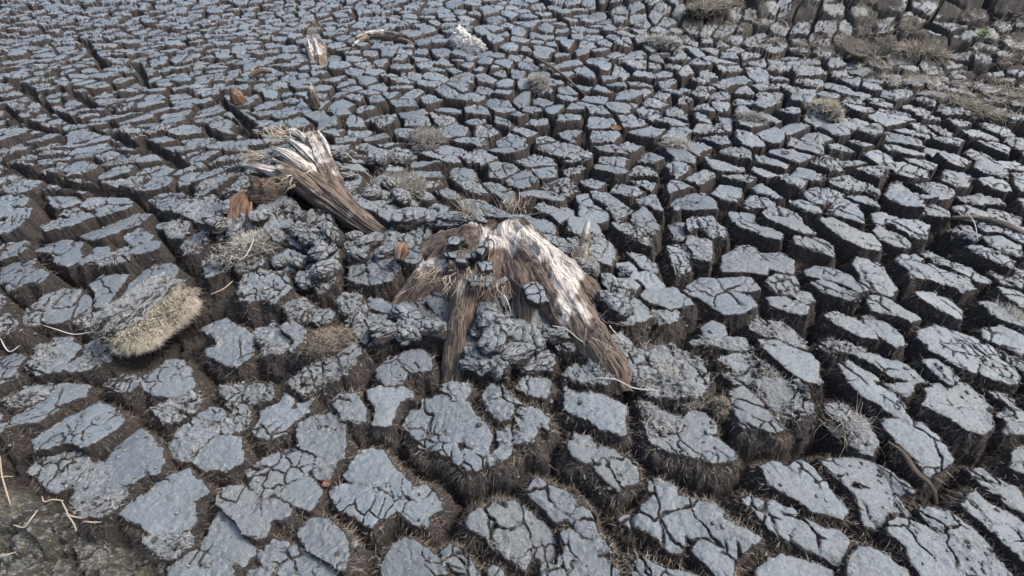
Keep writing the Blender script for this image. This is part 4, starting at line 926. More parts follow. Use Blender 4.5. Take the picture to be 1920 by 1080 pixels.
# shreds of bark standing off the wood
def shreds(parent, spots, seed, L=(.03, .09), rad=(.0009, .0022), mat=None, name='bark_shreds', spread=.35):
    rg = np.random.default_rng(seed); P = []; D = []
    for (px, py, up, dx, dy, dz, k) in spots:
        c = np.array(at3(px, py, up)); P.append(c+rg.normal(0, .028, (k, 3))*[1, 1, .35]); D.append(np.array([dx, dy, dz])+rg.normal(0, spread, (k, 3)))
    P = np.concatenate(P); D = np.concatenate(D)
    v, f, t = strands(P, D, rg.uniform(*L, len(P)), rg.uniform(*rad, len(P)), .35, 4, rg.random(len(P)), .1, rg)
    return mesh_obj(name, v, f, mat or M_STRAW, parent, {'tone': t})
shreds(st, [(905, 545, .085, 0, -1, .0, 70), (930, 555, .07, .1, -1, -.2, 70), (985, 500, .12, .5, -1, .0, 30), (860, 560, .09, -.1, -1, 0, 40), (1075, 500, .09, .6, -.7, 0, 60),
            (810, 530, .05, -.6, -.6, 0, 40), (1120, 650, .07, .4, -.8, 0, 50), (960, 430, .10, .1, .5, .6, 70), (880, 430, .08, -.2, .5, .6, 70)], 41, mat=M_FIB)
def slivers(parent, paths, per, seed, mat, name='wood_slivers'):
    rg = np.random.default_rng(seed); P = []; D = []
    for pts in paths:
        C, rr = crown_path([(a, b, 0, r) for a, b, r in pts], 40); T = np.gradient(C, axis=0)
        for _ in range(per):
            i = rg.integers(0, 38); p = C[i]+rg.normal(0, rr[i]*.45, 3)*[1, 1, 0]
            j = int(np.clip(np.searchsorted(SX, p[0]), 1, len(SX)-2)); k = int(np.clip(np.searchsorted(SY, p[1]), 1, len(SY)-2))
            if SZt[k, j] < terrain(p[0], p[1])-.06: continue
            p[2] = SZt[k, j]+.001; P.append(p); d = T[i]/np.linalg.norm(T[i]); d = d*rg.choice([-1, 1])*[1, 1, 0]+rg.normal(0, .16, 3); d[2] = abs(d[2])*.8; D.append(d)
    P = np.array(P); D = np.array(D); n = len(P)
    v, f, t = strands(P, D, rg.uniform(.02, .075, n), rg.uniform(.0006, .0018, n), .10, 4, rg.random(n)**1.3, .1, rg)
    return mesh_obj(name, v, f, mat, parent, {'tone': t})
M_SLIVER = mat_fibre('wood_sliver', [(0, (.05, .036, .028)), (.5, (.20, .155, .12)), (.8, (.45, .38, .30)), (1, (.75, .70, .62))])
slivers(st, [[(965, 455, .09), (1012, 508, .10), (1062, 578, .08), (1118, 648, .05), (1180, 725, .03)], [(880, 462, .09), (825, 495, .08), (778, 532, .06), (722, 575, .04)],
             [(888, 490, .08), (873, 560, .06), (858, 635, .04), (842, 700, .03)], [(950, 485, .06), (974, 535, .04), (982, 590, .03)], [(912, 490, .08), (906, 545, .06), (902, 600, .04)], [(1010, 480, .08), (1065, 515, .07), (1118, 552, .05)], [(870, 440, .08), (930, 440, .1), (990, 445, .08)]], 7, 77, M_SLIVER)
# crust plates lying loose on the stump
def slab_on(line, i, n_all, label, grp):
    pl = parse(line, 640, 360)[0]
    P2 = pl[0]; zc = stump_z(*P2.mean(0)); z0 = zc+.030
    w = np.array([flat(a, b, z0) for a, b in P2]); cw = w.mean(0)
    m = 96; n = 30
    per = np.concatenate([w, w[:1]]); s = np.concatenate([[0], np.cumsum(np.hypot(*np.diff(per, axis=0).T))])
    t = np.linspace(0, s[-1], m, endpoint=False); rim = np.stack([np.interp(t, s, per[:, 0]), np.interp(t, s, per[:, 1])], 1)
    rim += .006*np.stack([fbm(rim[:, 0]*50, rim[:, 1]*50, 600), fbm(rim[:, 0]*50, rim[:, 1]*50, 604)], 1)
    V = []; fl_ = []
    for k in range(n+1):
        r = max(k/n, .02); p = cw+(rim-cw)*r
        a1_, a2_, ai_ = voro(p[:, 0]/.05, p[:, 1]/.06, 90+i); e = (a2_-a1_)*.05
        ck = np.exp(-(e/.0022)**2)
        z = z0+.010*fbm(p[:, 0]*9, p[:, 1]*9, 610)+.002*fbm(p[:, 0]*70, p[:, 1]*70, 611)-.012*ck-.006*np.exp(-(1-r)*12)+(ai_-.5)*.008
        V.append(np.column_stack([p, z])); fl_.append((1-ck)*(r < .97))
    for k, (dr, dz) in enumerate(((1.0, -.008), (.98, -.020), (.92, -.034))):
        p = cw+(rim-cw)*dr; V.append(np.column_stack([p, np.full(m, z0+dz)+.006*fbm(p[:, 0]*60, p[:, 1]*60, 620+k)])); fl_.append(np.zeros(m))
    V = np.concatenate(V); fl_ = np.concatenate(fl_); N = n+4
    ii = np.arange(N*m).reshape(N, m); jj = np.roll(ii, -1, 1)
    F = np.stack([ii[:-1], jj[:-1], jj[1:], ii[1:]], -1).reshape(-1, 4)
    area = np.sum(w[:, 0]*np.roll(w[:, 1], -1)-np.roll(w[:, 0], -1)*w[:, 1])
    F = F[:, ::-1] if area > 0 else F
    o = mesh_obj('crust_flake', V, F, M_PEAT, None, {'film': fl_, 'crumb': np.full(len(V), .12 if i != 7 else .6), 'moss': np.zeros(len(V))})
    tag(o, label, 'crust flake', grp); return o
SL = ['widest cracked grey crust flake on the left shoulder of the big stump', 'narrow upright grey crust flake beside the white centre of the big stump',
      'small grey crust flake at the back left edge of the big stump', 'thick cracked grey crust flake at the front centre of the big stump',
      'grey crust flake in the hollow just behind the thick front flake of the big stump', 'grey crust flake just right of the thick front flake on the big stump',
      'small square grey crust flake directly in front of the widest flake on the stump', 'crumbly dark crust flake wedged against the long right root of the big stump']
for i, l in enumerate(ON_STUMP.strip().split('\n')): slab_on(l, i, 8, SL[i], 'crust flakes on the stump')
# ---- the fallen, weathered trunk behind it
lg = thing('fallen_trunk', 590, 370, 'weathered fallen trunk with a jagged bleached end and a root running down to the right', 'fallen trunk', lm='the jagged fallen trunk')
limb('trunk', [(738, 437, -.05, .026), (690, 420, -.015, .040), (645, 392, .015, .058), (605, 364, .030, .078), (568, 343, .05, .080), (545, 332, .06, .066)], M_WOOD, lg, n=150, m=90, seed=11, jag=.07, knurl=.6, bleach=(-.15, .28), flat=.75)
limb('spike', [(575, 350, .05, .050), (535, 344, .06, .040), (500, 339, .065, .026), (468, 333, .065, .009)], M_PALEW, lg, n=80, seed=12, jag=.05, knurl=.45, bleach=(.2, .5), flat=.6, deep=.8)
limb('slab', [(640, 372, .03, .04), (618, 340, .08, .045), (598, 305, .12, .030)], M_WOOD, lg, n=80, seed=13, jag=.05, knurl=.3, bleach=(.0, .4), flat=.45, deep=.5)
limb('slab', [(612, 380, .04, .03), (575, 362, .075, .034), (540, 350, .09, .028)], M_WOOD, lg, n=80, seed=14, jag=.04, knurl=.3, bleach=(.1, .2), flat=.6, deep=.7)
limb('splinter', [(604, 336, .08, .028), (578, 316, .10, .026), (556, 304, .11, .013)], M_WOOD, lg, n=60, seed=15, jag=.05, knurl=.5, bleach=(.4, .7), flat=.5, deep=.6)
limb('splinter', [(588, 350, .09, .022), (553, 328, .105, .022), (528, 318, .11, .010)], M_PALEW, lg, n=60, seed=16, jag=.05, knurl=.5, bleach=(.3, .6), flat=.5, deep=.6)
blob('broken_face', at3(505, 372, .0), (.075, .06, .10), .3, M_DARKW, lg, seed=17, rough=.35, bleach=-.1)
shreds(lg, [(500, 335, .12, -1, -.1, .1, 70), (550, 315, .17, -.8, .3, .3, 90), (598, 305, .13, -.3, .6, .4, 40), (560, 360, .08, -.6, -.6, -.2, 80)], 42, mat=M_STRAW, L=(.02, .08), name='frayed_fibres')
# ---- smaller wood
def stick(name, pts, mat, label, cat, seed, n=60, m=14, knurl=.3, jag=0, bl=(.2, .2), group=None, **k):
    o = limb(name, pts, mat, None, n=n, m=m, seed=seed, knurl=knurl, jag=jag, bleach=bl, deep=1.0, **k); tag(o, label, cat, group); return o
stick('wood_splinter', [(545, 257, .04, .010), (560, 266, .05, .026), (590, 284, .03, .022)], M_PALEW, 'pale splinter of wood lying just behind the jagged fallen trunk', 'wood splinter', 21, m=32, jag=.03)
stick('bent_twig', [(602, 268, .07, .009), (614, 285, .06, .011), (624, 306, .03, .007)], M_PALEW, 'short grey twig standing up behind the jagged fallen trunk', 'twig', 22, m=16)
o = stick('bark_slab', [(470, 372, .04, .02), (452, 395, .03, .055), (437, 425, -.03, .05)], M_REDW, 'rusty orange slab of bark leaning left of the jagged fallen trunk', 'bark slab', 23, m=40, flat=.5)
landmark(o, 'the rusty bark slab')
o, v, q = blob('wood_chunk', at3(452, 200, .055), (.046, .03, .075), .3, M_REDW, seed=24, rough=.35, bleach=.25); tag(o, 'orange and tan wood chunk standing in a crack at the upper left', 'wood chunk'); landmark(o, 'the orange wood chunk')
o, v, q = blob('root_stub', at3(592, 202, .06), (.034, .03, .095), .2, M_WOOD, seed=25, rough=.35, bleach=.2); tag(o, 'grey brown root stub standing upright behind the jagged fallen trunk', 'root stub'); landmark(o, 'the upright root stub')
r_ = thing('small_stump', 596, 100, 'small brown stump with a pale frayed top far back on the left', 'tree stump', lm='the small far stump')
limb('stem', [(600, 122, -.08, .070), (597, 108, .0, .070), (594, 98, .05, .062)], M_WOOD, r_, n=60, seed=26, jag=.05, knurl=.5, bleach=(-.3, .4), deep=1)
hv = np.array([list(at3(594, 90, .13))])+rng.normal(0, .035, (60, 3)); hair_on('frayed_fibres', hv, np.tile([0, 0, 1.], (60, 1)), 160, (.03, .09), (.001, .002), M_STRAW, r_, seed=3)
r_ = thing('driftwood_log', 710, 70, 'long pale weathered log lying far back, left of the white wood lump', 'log', lm='the pale far log')
limb('trunk', [(668, 74, .0, .026), (690, 70, .01, .040), (715, 70, .015, .046), (742, 73, .01, .040)], M_WOOD, r_, n=80, seed=27, jag=.07, knurl=.4, bleach=(.35, .2), deep=1)
limb('branch', [(690, 74, .02, .024), (674, 80, .01, .018), (660, 86, -.01, .010)], M_WOOD, r_, n=40, m=24, seed=28, bleach=(.2, .3), deep=1)
limb('dark_end', [(738, 72, .0, .026), (760, 77, .0, .022), (778, 82, -.02, .014)], M_DARKW, r_, n=40, m=24, seed=29, deep=1)
r_ = thing('white_wood_lump', 872, 80, 'bright white lump of bleached wood far back, the whitest thing in view', 'wood lump', lm='the white wood lump')
blob('body', at3(864, 80, .03), (.085, .085, .10), 0, M_WHITEW, r_, seed=30, rough=.4, bleach=1.2, n=64)
blob('tail', at3(884, 88, .0), (.12, .07, .075), -.5, M_WHITEW, r_, seed=38, rough=.5, bleach=1.2, n=64)
hv = np.array([list(at3(878, 90, .04))])+rng.normal(0, .06, (80, 3))*[1, .4, .4]; hair_on('shaggy_fibres', hv, np.tile([.1, -.5, -.5], (80, 1)), 260, (.03, .09), (.0012, .0026), M_HAIR, r_, seed=4, tone=.9)
stick('dead_stick', [(470, 152, .03, .014), (490, 146, .05, .020), (512, 142, .03, .010)], M_DARKW, 'short brown stick lying between the orange wood chunk and the small far stump', 'stick', 31)
stick('wood_chip', [(752, 506, .05, .016), (759, 494, .07, .028), (764, 486, .05, .012)], M_REDW, 'orange wood chip leaning at the left end of the big stump', 'wood chip', 32, m=24)
stick('bark_strip', [(1086, 515, .03, .018), (1092, 490, .09, .020), (1096, 465, .12, .008)], M_STRAW if False else M_PALEW, 'shredded strip of tan bark standing just right of the big stump', 'bark strip', 33, m=24, jag=.03, bl=(-.1, .1))
o = stick('long_branch', [(1785, 408, .0, .008), (1830, 413, .012, .013), (1880, 426, .012, .015), (1935, 448, .0, .014)], M_WOOD, 'long brown branch lying across clods at the right edge', 'branch', 34, n=90, m=24, bl=(-.1, -.1)); landmark(o, 'the long brown branch')
o = stick('dark_root', [(1655, 838, .03, .003), (1682, 862, .035, .006), (1705, 893, .03, .008), (1735, 922, .03, .005), (1752, 948, .01, .003)], M_DARKW, 'thin dark root running down over clods at the lower right', 'root', 35, n=90, m=12); landmark(o, 'the thin dark root')
stick('dark_root', [(1000, 118, .05, .008), (1035, 140, .055, .010), (1062, 160, .05, .009), (1095, 182, .02, .006)], M_DARKW, 'thin dark root lying across clods behind the grey fibre tuft', 'root', 36, m=12)
def thread(name, pts, label, cat, mat=M_HAIR, rad=.0016, group=None, tone=.85):
    rad = rad*.42; tone = tone*.5; pts = [(a, b, u, rad) for a, b, u in pts]; C, rr = crown_path(pts, 40); m = 6
    C[:, 2] = np.maximum(C[:, 2], [zsurf(x, y)+rad*.6 for x, y in C[:, :2]]); 
    for _ in range(6): C[1:-1, 2] = np.maximum(C[1:-1, 2], .5*(C[:-2, 2]+C[2:, 2]))
    T = np.gradient(C, axis=0); T /= np.linalg.norm(T, axis=1, keepdims=True); s_ = np.cross(T, [0, 0, 1.]); u_ = np.cross(s_, T)
    a = np.arange(m)*2*np.pi/m; rr = rr*(1-.5*np.linspace(-1, 1, 40)**4)
    V = (C[:, None]+rr[:, None, None]*(s_[:, None]*np.cos(a)[None, :, None]+u_[:, None]*np.sin(a)[None, :, None])).reshape(-1, 3)
    ii = np.arange(40*m).reshape(40, m); jj = np.roll(ii, -1, 1)
    F = np.stack([ii[:-1], jj[:-1], jj[1:], ii[1:]], -1).reshape(-1, 4)[:, ::-1]
    o = mesh_obj(name, V, F, mat, None, {'tone': np.full(len(V), tone)}); tag(o, label, cat, group); return o
thread('root_thread', [(1035, 622, .03), (1060, 628, .03), (1085, 648, .03), (1115, 662, .02)], 'white root thread lying over the crumbly clods in front of the big stump', 'root thread')
thread('root_thread', [(1112, 716, .02), (1150, 722, .03), (1185, 738, .03), (1225, 742, .03)], 'white root thread stretched right of the lowest root of the big stump', 'root thread')
thread('root_thread', [(88, 617, .02), (115, 628, .03), (145, 634, .02), (182, 633, .03)], 'pale wavy root thread on the crumbly clod left of the tilted straw turf', 'root thread', rad=.0022)
thread('root_thread', [(12, 645, .03), (18, 660, .02), (28, 666, .02), (48, 658, .03)], 'hooked pale root thread at the left edge of the photo', 'root thread', rad=.002)
thread('root_thread', [(405, 570, .05), (428, 560, .05), (446, 545, .05)], 'short pale root thread just right of the tilted straw turf', 'root thread', M_STRAW, .0016)
thread('root_thread', [(455, 507, .06), (470, 503, .06), (485, 480, .07), (488, 470, .08)], 'pale root thread hanging from the golden fibre tuft', 'root thread', rad=.0018)
thread('root_thread', [(1798, 418, .06), (1812, 440, .06), (1825, 462, .03)], 'white root thread crossing a clod below the long brown branch', 'root thread', rad=.0022)
thread('root_thread', [(640, 318, .1), (660, 325, .1), (680, 340, .08), (702, 352, .05)], 'thin pale root thread arching right from the jagged fallen trunk', 'root thread', rad=.002)
thread('root_thread', [(85, 965, .03), (70, 985, .03), (55, 995, .02), (35, 990, .02)], 'tan curved root thread on the mossy soil at the lower left', 'root thread', M_STRAW, .0016)
STRAW = [((28, 875, .06), (27, 905, .05), (30, 930, .04), (34, 955, .03), 'longest upright straw at the lower left edge of the photo'),
         ((0, 910, .03), (12, 905, .03), (25, 903, .03), (34, 900, .02), 'short straw lying across the base of the longest upright straw'),
         ((92, 940, .03), (97, 950, .03), (112, 946, .03), (128, 945, .02), 'straw bent in an L on the mossy soil'),
         ((128, 948, .03), (137, 965, .03), (143, 975, .03), (162, 978, .02), 'straw sloping right below the L shaped straw'),
         ((128, 968, .02), (140, 975, .03), (147, 988, .02), (152, 1002, .02), 'small forked straw crossing the mossy soil beside the clods'),
         ((160, 988, .02), (172, 987, .03), (185, 988, .03), (198, 985, .02), 'level straw nearest the clods on the mossy soil'),
         ((0, 1055, .02), (15, 1052, .03), (30, 1048, .03), (42, 1040, .02), 'straw at the bottom left corner of the photo')]
for a, b, c, d, l in STRAW: thread('straw', [a, b, c, d], l, 'straw', M_STRAW, .0015, 'straws on the mossy soil', .7)
# ---- turf block tipped on its side
tb = thing('turf_block', 300, 592, 'straw coloured fibrous turf block tipped over beside a wide crack on the left', 'turf block', up=-.02, lm='the tilted straw turf')
def turf():
    a = np.array(at3(238, 640, .0)); b = np.array(at3(352, 532, .0)); ex = b-a; ex[2] = 0; ex /= np.linalg.norm(ex)
    ez = np.array([-.05, .62, .76]); ez -= (ez@ex)*ex; ez /= np.linalg.norm(ez); ey = np.cross(ez, ex)
    c = np.array(at3(293, 604, .050)); ax = np.array([.158, .092, .090])
    n, m = 110, 150
    A, B = np.meshgrid(np.linspace(0, 2*np.pi, m, endpoint=False), np.linspace(-np.pi/2+.03, np.pi/2-.03, n))
    sg = lambda v: np.sign(v)*np.abs(v)**.68
    x, y, z = sg(np.cos(B))*sg(np.cos(A)), sg(np.cos(B))*sg(np.sin(A)), sg(np.sin(B))
    f = 1+.17*fbm(x*2+3, y*2+z*3, 800, 3)+.06*fbm(x*8, y*8+z*9, 801, 3)
    x, y, z = [q.ravel() for q in (x*f, y*f, z*f)]
    top = sstep(.05, .35, z*1.0+y*.45+.12+.45*fbm(x*2.2, y*2.2, 803, 2))           # the old surface of the bog, now facing up and back
    z = z+top*(.10*fbm(x*7, y*5, 805, 4)-.10*np.exp(-((voro(x*3, y*2.2, 806)[1]-voro(x*3, y*2.2, 806)[0])/.09)**2))
    V = c+(x*ax[0])[:, None]*ex+(y*ax[1])[:, None]*ey+(z*ax[2])[:, None]*ez
    Nq = x[:, None]*ex*.6+y[:, None]*ey+z[:, None]*ez; Nq /= np.linalg.norm(Nq, axis=1, keepdims=True)
    ii = np.arange(n*m).reshape(n, m); jj = np.roll(ii, -1, 1)
    F = np.stack([ii[:-1], jj[:-1], jj[1:], ii[1:]], -1).reshape(-1, 4); tf = top[F].mean(1) > .5
    for nm, sel in (('fibrous_body', ~tf), ('crust', tf)):
        u, inv = np.unique(F[sel], return_inverse=True)
        mesh_obj(nm, V[u], inv.reshape(-1, 4), M_PEAT, tb, {'film': top[u]*.95, 'crumb': top[u]*.6, 'moss': (1-top[u])})
    hair_on('straw_fibres', V, Nq, 9000, (.008, .024), (.0004, .0009), M_STRAW, tb, sel=(1-top)*(.15+(Nq[:, 1] < .2)), seed=5, tone=.95, spread=.8, curl=.9)
    hair_on('pale_root_hair', V, Nq, 1500, (.006, .022), (.0003, .0007), M_HAIR, tb, sel=top+.02, seed=6, spread=1.2)
turf()
# ---- tufts
def tuft(name, px, py, label, cat, ax, mat, count, L, rad, up=.02, seed=0, tone=None, spread=1.0, core=None, lm=None, group=None, core_mat=None, curl=.9, updir=.5):
    r = thing(name, px, py, label, cat, up=0, lm=lm, group=group)
    x, y = at(px, py); z = zsurf(float(x), float(y))
    c = Vector((float(x), float(y), max(z, float(terrain(x, y))-.03)+ax[2]*.4+up-.02))
    o, V, Nq = blob('core', c, ax, seed*.7, core_mat or M_PEAT, r, seed=60+seed, rough=.4, n=48, attrs=core or {'film': .3, 'crumb': 1.0, 'moss': .4})
    hair_on('fibres', V, Nq+np.array([0, 0, updir]), count, L, rad, mat, r, seed=20+seed, tone=tone, spread=spread, curl=curl)
    return r
tuft('fibre_tuft', 470, 468, 'golden and grey fibre tuft below the rusty bark slab', 'fibre tuft', (.115, .065, .035), M_HAIR, 2200, (.012, .045), (.0005, .0011), seed=1, tone=.5, lm='the golden fibre tuft')
tuft('fibre_tuft', 1008, 162, 'round grey fibre tuft sitting on a clod behind the centre', 'fibre tuft', (.095, .07, .04), M_HAIR, 1500, (.015, .05), (.0008, .0016), seed=2, tone=.35, lm='the round grey fibre tuft', updir=.2)
tuft('lichen_tuft', 1543, 212, 'pale yellowish lichen tuft perched on clods at the upper right', 'lichen tuft', (.095, .06, .05), M_STRAW, 2200, (.015, .04), (.0010, .0018), seed=3, tone=.85, lm='the pale lichen tuft', curl=1.3)
tuft('grass_tuft', 1722, 102, 'dry tan grass tuft drooping over the far right bank', 'grass tuft', (.18, .07, .02), M_STRAW, 1100, (.04, .13), (.0012, .0024), seed=4, tone=.5, lm='the tan grass tuft', spread=1.0, curl=.7, updir=.1)
tuft('grass_tuft', 1340, 12, 'dead brown grass tuft at the top edge, right of the white wood lump', 'grass tuft', (.32, .12, .04), M_STRAW, 1600, (.03, .10), (.0016, .003), seed=5, tone=.4, spread=.8, lm='the dead grass tuft at the top edge')
tuft('root_mat', 1600, 90, 'shaggy grey root mat on the far right bank left of the tan grass tuft', 'root mat', (.30, .12, .015), M_STRAW, 1200, (.02, .07), (.001, .002), seed=6, tone=.2)
tuft('root_mat', 1830, 205, 'shaggy tan root mat near the right edge below the green plant', 'root mat', (.20, .10, .015), M_STRAW, 1200, (.02, .07), (.001, .002), seed=7, tone=.45, lm='the shaggy tan root mat')
tuft('root_mat', 1240, 88, 'flat pale root mat on clods to the right of the white wood lump', 'root mat', (.16, .09, .03), M_HAIR, 900, (.03, .08), (.001, .002), seed=8, tone=.5)
tuft('moss_clump', 1350, 762, 'golden brown moss clump hanging beside a smooth clod at the lower right', 'moss clump', (.032, .028, .055), M_STRAW, 1500, (.008, .02), (.0005, .0010), seed=9, tone=.35, lm='the golden brown moss clump', up=.0)
tuft('root_tangle', 1575, 800, 'loose tangle of straw roots lying on a clod at the lower right', 'root tangle', (.045, .030, .006), M_STRAW, 60, (.03, .09), (.0004, .0009), seed=10, tone=.75, lm='the tangle of straw roots', curl=1.4, up=.0, updir=.1)
tuft('root_tangle', 1640, 790, 'second loose root tangle with an upright pale shoot, right of the straw roots', 'root tangle', (.035, .035, .006), M_STRAW, 36, (.03, .09), (.0004, .0009), seed=11, tone=.8, curl=1.4, up=.0, updir=.4)
tuft('fibre_clump', 1255, 700, 'tangled white fibre clump spread over the crumbly clod right of the long stump root', 'fibre clump', (.125, .07, .010), M_HAIR, 1500, (.012, .04), (.0004, .0009), seed=12, tone=.6, lm='the tangled white fibre clump', curl=1.3, up=.0, updir=.2)
tuft('fibre_clump', 1445, 745, 'pale fibre clump along the rough ridge above a smooth dark clod', 'fibre clump', (.05, .10, .008), M_HAIR, 1000, (.01, .03), (.0004, .0008), seed=13, tone=.55, curl=1.2, up=0., updir=.2)
tuft('fibre_clump', 620, 650, 'brown grey fibre clump between crumbly clods right of the tilted straw turf', 'fibre clump', (.09, .05, .03), M_STRAW, 1100, (.01, .035), (.0004, .0009), seed=14, tone=.4)
tuft('fibre_clump', 745, 350, 'dry pale fibre clump on the crumbly clods just right of the jagged fallen trunk', 'fibre clump', (.12, .12, .012), M_HAIR, 1500, (.015, .045), (.0006, .0011), seed=15, tone=.35, up=0., updir=.2)
tuft('fibre_clump', 800, 265, 'grey fibre clump over the rough clod behind the fallen trunk to its right', 'fibre clump', (.14, .10, .03), M_HAIR, 1100, (.02, .05), (.0007, .0013), seed=16, tone=.2, updir=.2)
tuft('fibre_clump', 1410, 225, 'grey fibre clump on a clod midway between the lichen tuft and the grey fibre tuft', 'fibre clump', (.09, .06, .02), M_HAIR, 900, (.02, .05), (.0008, .0014), seed=17, tone=.3, updir=.2)
tuft('fibre_clump', 1270, 268, 'pale stringy root clump hanging between two clods above the centre right', 'fibre clump', (.07, .05, .02), M_HAIR, 500, (.03, .08), (.0008, .0014), seed=18, tone=.6)
tuft('fibre_clump', 90, 800, 'rough brown fibre clump on the slab shaped clod at the lower left edge', 'fibre clump', (.04, .05, .01), M_STRAW, 500, (.008, .02), (.0004, .0008), seed=19, tone=.4, up=0.)
tuft('root_mat', 1900, 590, 'tan root mat on a clod at the right edge of the middle', 'root mat', (.07, .05, .015), M_HAIR, 700, (.02, .05), (.0006, .001), seed=20, tone=.6, up=0.)
# ---- lumps of crumbly peat heaped against the wood
lumps = {}
def heap():
    rg = np.random.default_rng(19)
    spots = []
    def near_root(px, py):
        for (ax, ay), (bx, by), w in (((1010, 500), (1192, 742), 46), ((885, 500), (840, 700), 30), ((880, 470), (745, 560), 34), ((960, 490), (985, 600), 22), ((600, 380), (735, 437), 30), ((480, 340), (600, 380), 26)):
            t = min(max(((px-ax)*(bx-ax)+(py-ay)*(by-ay))/((bx-ax)**2+(by-ay)**2), 0), 1)
            if math.hypot(px-ax-t*(bx-ax), py-ay-t*(by-ay)) < w: return True
        return False
    zones = [((395, 400), (520, 440), 8), ((560, 400), (700, 460), 12), ((520, 450), (640, 520), 7), ((640, 480), (760, 450), 7), ((640, 300), (760, 400), 9), ((430, 350), (490, 395), 4),
             ((880, 585), (1060, 690), 13), ((760, 440), (850, 415), 4), ((1085, 500), (1180, 600), 6), ((860, 425), (900, 440), 2), ((1120, 640), (1200, 700), 4), ((720, 590), (830, 640), 4)]
    for (x0, y0), (x1, y1), n in zones:
        for _ in range(n):
            for _t in range(20):
                px, py = rg.uniform(min(x0, x1), max(x0, x1)), rg.uniform(min(y0, y1), max(y0, y1))
                if near_root(px, py): continue
                if all((px-a)**2+(py-b)**2*2 > 34**2 for a, b in spots): spots.append((px, py)); break
    protos = []
    for i, (px, py) in enumerate(spots):
        x, y = map(float, at(px, py)); z = max(zsurf(x, y), float(terrain(x, y))-.07)
        j = int(np.searchsorted(SX, x)); k = int(np.searchsorted(SY, y))
        if 0 < j < len(SX) and 0 < k < len(SY): z = max(z, float(SZt[k, j]))
        s = rg.uniform(.026, .058)
        n = 56; a = np.linspace(0, 2*np.pi, n, endpoint=False); b = np.linspace(-np.pi/2+.05, np.pi/2-.03, 36)
        A, B = np.meshgrid(a, b); sg = lambda v: np.sign(v)*np.abs(v)**.7
        ux, uy, uz = sg(np.cos(B))*sg(np.cos(A)), sg(np.cos(B))*sg(np.sin(A)), sg(np.sin(B))
        o_ = i*5.7
        v1, v2, vi = voro(ux*1.6+o_, uy*1.6+uz*.9, 880)
        f = 1+.30*fbm(ux*1.3+o_, uy*1.3+uz*1.5, 881, 3)+.12*fbm(ux*5+o_, uy*5+uz*6, 882, 3)+.22*(vi-.5)*sstep(0, .3, v2-v1)-.10*np.exp(-((v2-v1)/.09)**2)
        V = np.stack([ux*f*s*rg.uniform(.9, 1.5), uy*f*s*rg.uniform(.8, 1.1), uz*f*s*.75], -1).reshape(-1, 3)
        V = V @ np.array(Matrix.Rotation(rg.uniform(0, 6.3), 3, 'Z') @ Matrix.Rotation(rg.normal(0, .3), 3, 'X')).T+[x, y, z+s*.28]
        ii = np.arange(A.size).reshape(A.shape); jj = np.roll(ii, -1, 1)
        F = np.stack([ii[:-1], jj[:-1], jj[1:], ii[1:]], -1).reshape(-1, 4)
        F = np.concatenate([F, np.array([[ii[-1, q], ii[-1, q+1], ii[-1, n-2-q], ii[-1, n-1-q]] for q in range(n//2-1)])])
        fl_ = (sstep(-.2, .3, uz)*(1-.9*np.exp(-((v2-v1)/.07)**2))*rg.uniform(.6, 1)).ravel()
        if i == 0: print('lumps', len(spots))
        o = mesh_obj('peat_lump', V, F, M_PEAT, None, {'film': fl_, 'crumb': np.full(A.size, rg.uniform(.5, 1)), 'moss': np.zeros(A.size)})
        lumps[i] = dict(root=o, x=x, y=y, area=s, rough=1, n=1)
heap()
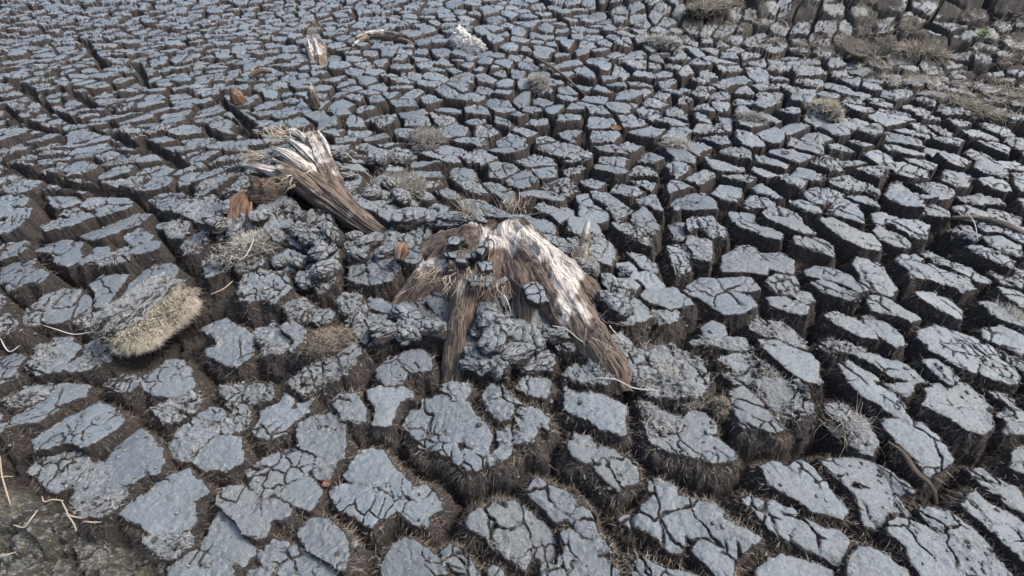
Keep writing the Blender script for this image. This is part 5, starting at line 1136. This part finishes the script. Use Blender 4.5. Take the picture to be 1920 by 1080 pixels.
# green seedling and a fallen leaf
gp = thing('green_seedling', 1835, 72, 'tiny bright green seedling on the far right bank', 'seedling', lm='the green seedling')
c = np.array(at3(1835, 76, .05)); hv = c+rng.normal(0, .02, (30, 3)); hair_on('leaves', hv, np.tile([0, 0, 1.], (30, 1)), 100, (.025, .07), (.003, .005), M_GREEN, gp, seed=40, spread=.9, curl=.6)
hair_on('stem', hv-[0, 0, .05], np.tile([0, 0, 1.], (30, 1)), 10, (.06, .10), (.003, .004), M_GREEN, gp, seed=41, spread=.2, curl=.2, tone=.2)
def leaf(px, py, size, label, rz, cat='dead leaf', mat=None):
    x, y = map(float, at(px, py)); z = zsurf(x, y)+.004
    n, m = 14, 9; u, v = np.meshgrid(np.linspace(-1, 1, m), np.linspace(0, 1, n))
    wd = np.sin(np.pi*np.clip(v, 0.02, .98))**.8*.38; X_ = u*wd*size; Y_ = (v-.5)*size; Z_ = .12*size*(u*u)+.2*size*(v-.5)**2+.03*size*fbm(u*2, v*5, 70)
    c_, s_ = math.cos(rz), math.sin(rz)
    P = np.stack([x+X_*c_-Y_*s_, y+X_*s_+Y_*c_, z+Z_], -1).reshape(-1, 3); P2 = P-[0, 0, .0012]
    ii = np.arange(n*m).reshape(n, m); F = np.stack([ii[:-1, :-1], ii[:-1, 1:], ii[1:, 1:], ii[1:, :-1]], -1).reshape(-1, 4)
    o = mesh_obj('dead_leaf', np.concatenate([P, P2]), np.concatenate([F, F[:, ::-1]+n*m]), mat or M_REDW, None, {'bleach': np.zeros(2*n*m)}, uv=np.concatenate([P, P2])*[4, 5, 5])
    tag(o, label, cat); return o
leaf(1155, 240, .09, 'curled brown dead leaf wedged between clods above the centre', .6)
leaf(1472, 287, .045, 'tiny orange dead leaf lying at the corner of a broad smooth clod', 1.2)
leaf(613, 903, .030, 'small tan dead leaf caught in the fibres between two lower clods', 2.2)
leaf(686, 108, .05, 'small rusty dead leaf standing in a crack below the pale far log', .1)
# ---------------------------------------------------------------- every clod gets words that lead to it alone
def label_clods(made, kind, cat, grp):
    ordn = ['nearest', 'second', 'third', 'fourth', 'fifth', 'sixth', 'seventh', 'eighth', 'ninth', 'tenth', 'eleventh', 'twelfth', 'thirteenth', 'fourteenth', 'fifteenth', 'sixteenth']
    dirs = ['right of', 'behind and right of', 'straight behind', 'behind and left of', 'left of', 'in front and left of', 'straight in front of', 'in front and right of']
    ar = np.array([c['area'] for c in made.values()]); q1, q3 = np.percentile(ar, [30, 75])
    groups = {}
    for k, c in made.items():
        best = min(LMS, key=lambda l: (l[1]-c['x'])**2+(l[2]-c['y'])**2)
        a = math.degrees(math.atan2(c['y']-best[2], c['x']-best[1])) % 360
        sec = int(((a+22.5) % 360)//45)
        groups.setdefault((best[0], sec), []).append((math.hypot(c['x']-best[1], c['y']-best[2]), k))
    for (ph, sec), mem in groups.items():
        mem.sort()
        for i, (_, k) in enumerate(mem):
            c = made[k]
            size = 'small' if c['area'] < q1 else ('large' if c['area'] > q3 else '')
            tex = 'crumbly' if c['rough'] > .55 else ('cracked' if c['n'] < 3 else 'split')
            rank = ordn[i] if i < len(ordn) else '%dth' % (i+1)
            words = ' '.join(w for w in (size, tex, kind, rank, 'one', dirs[sec], ph) if w)
            if i == 0: words = words.replace('nearest one', 'the nearest')
            if len(words.split()) > 16: words = words.replace('grey peat clod,', 'peat clod,').replace('straight ', '')
            tag(c['root'], words, cat, grp)
label_clods(made, 'grey peat clod,', 'peat clod', 'cracked peat clods with fibrous sides')
label_clods(lumps, 'peat lump,', 'peat lump', 'crumbly peat lumps heaped against the bog wood')
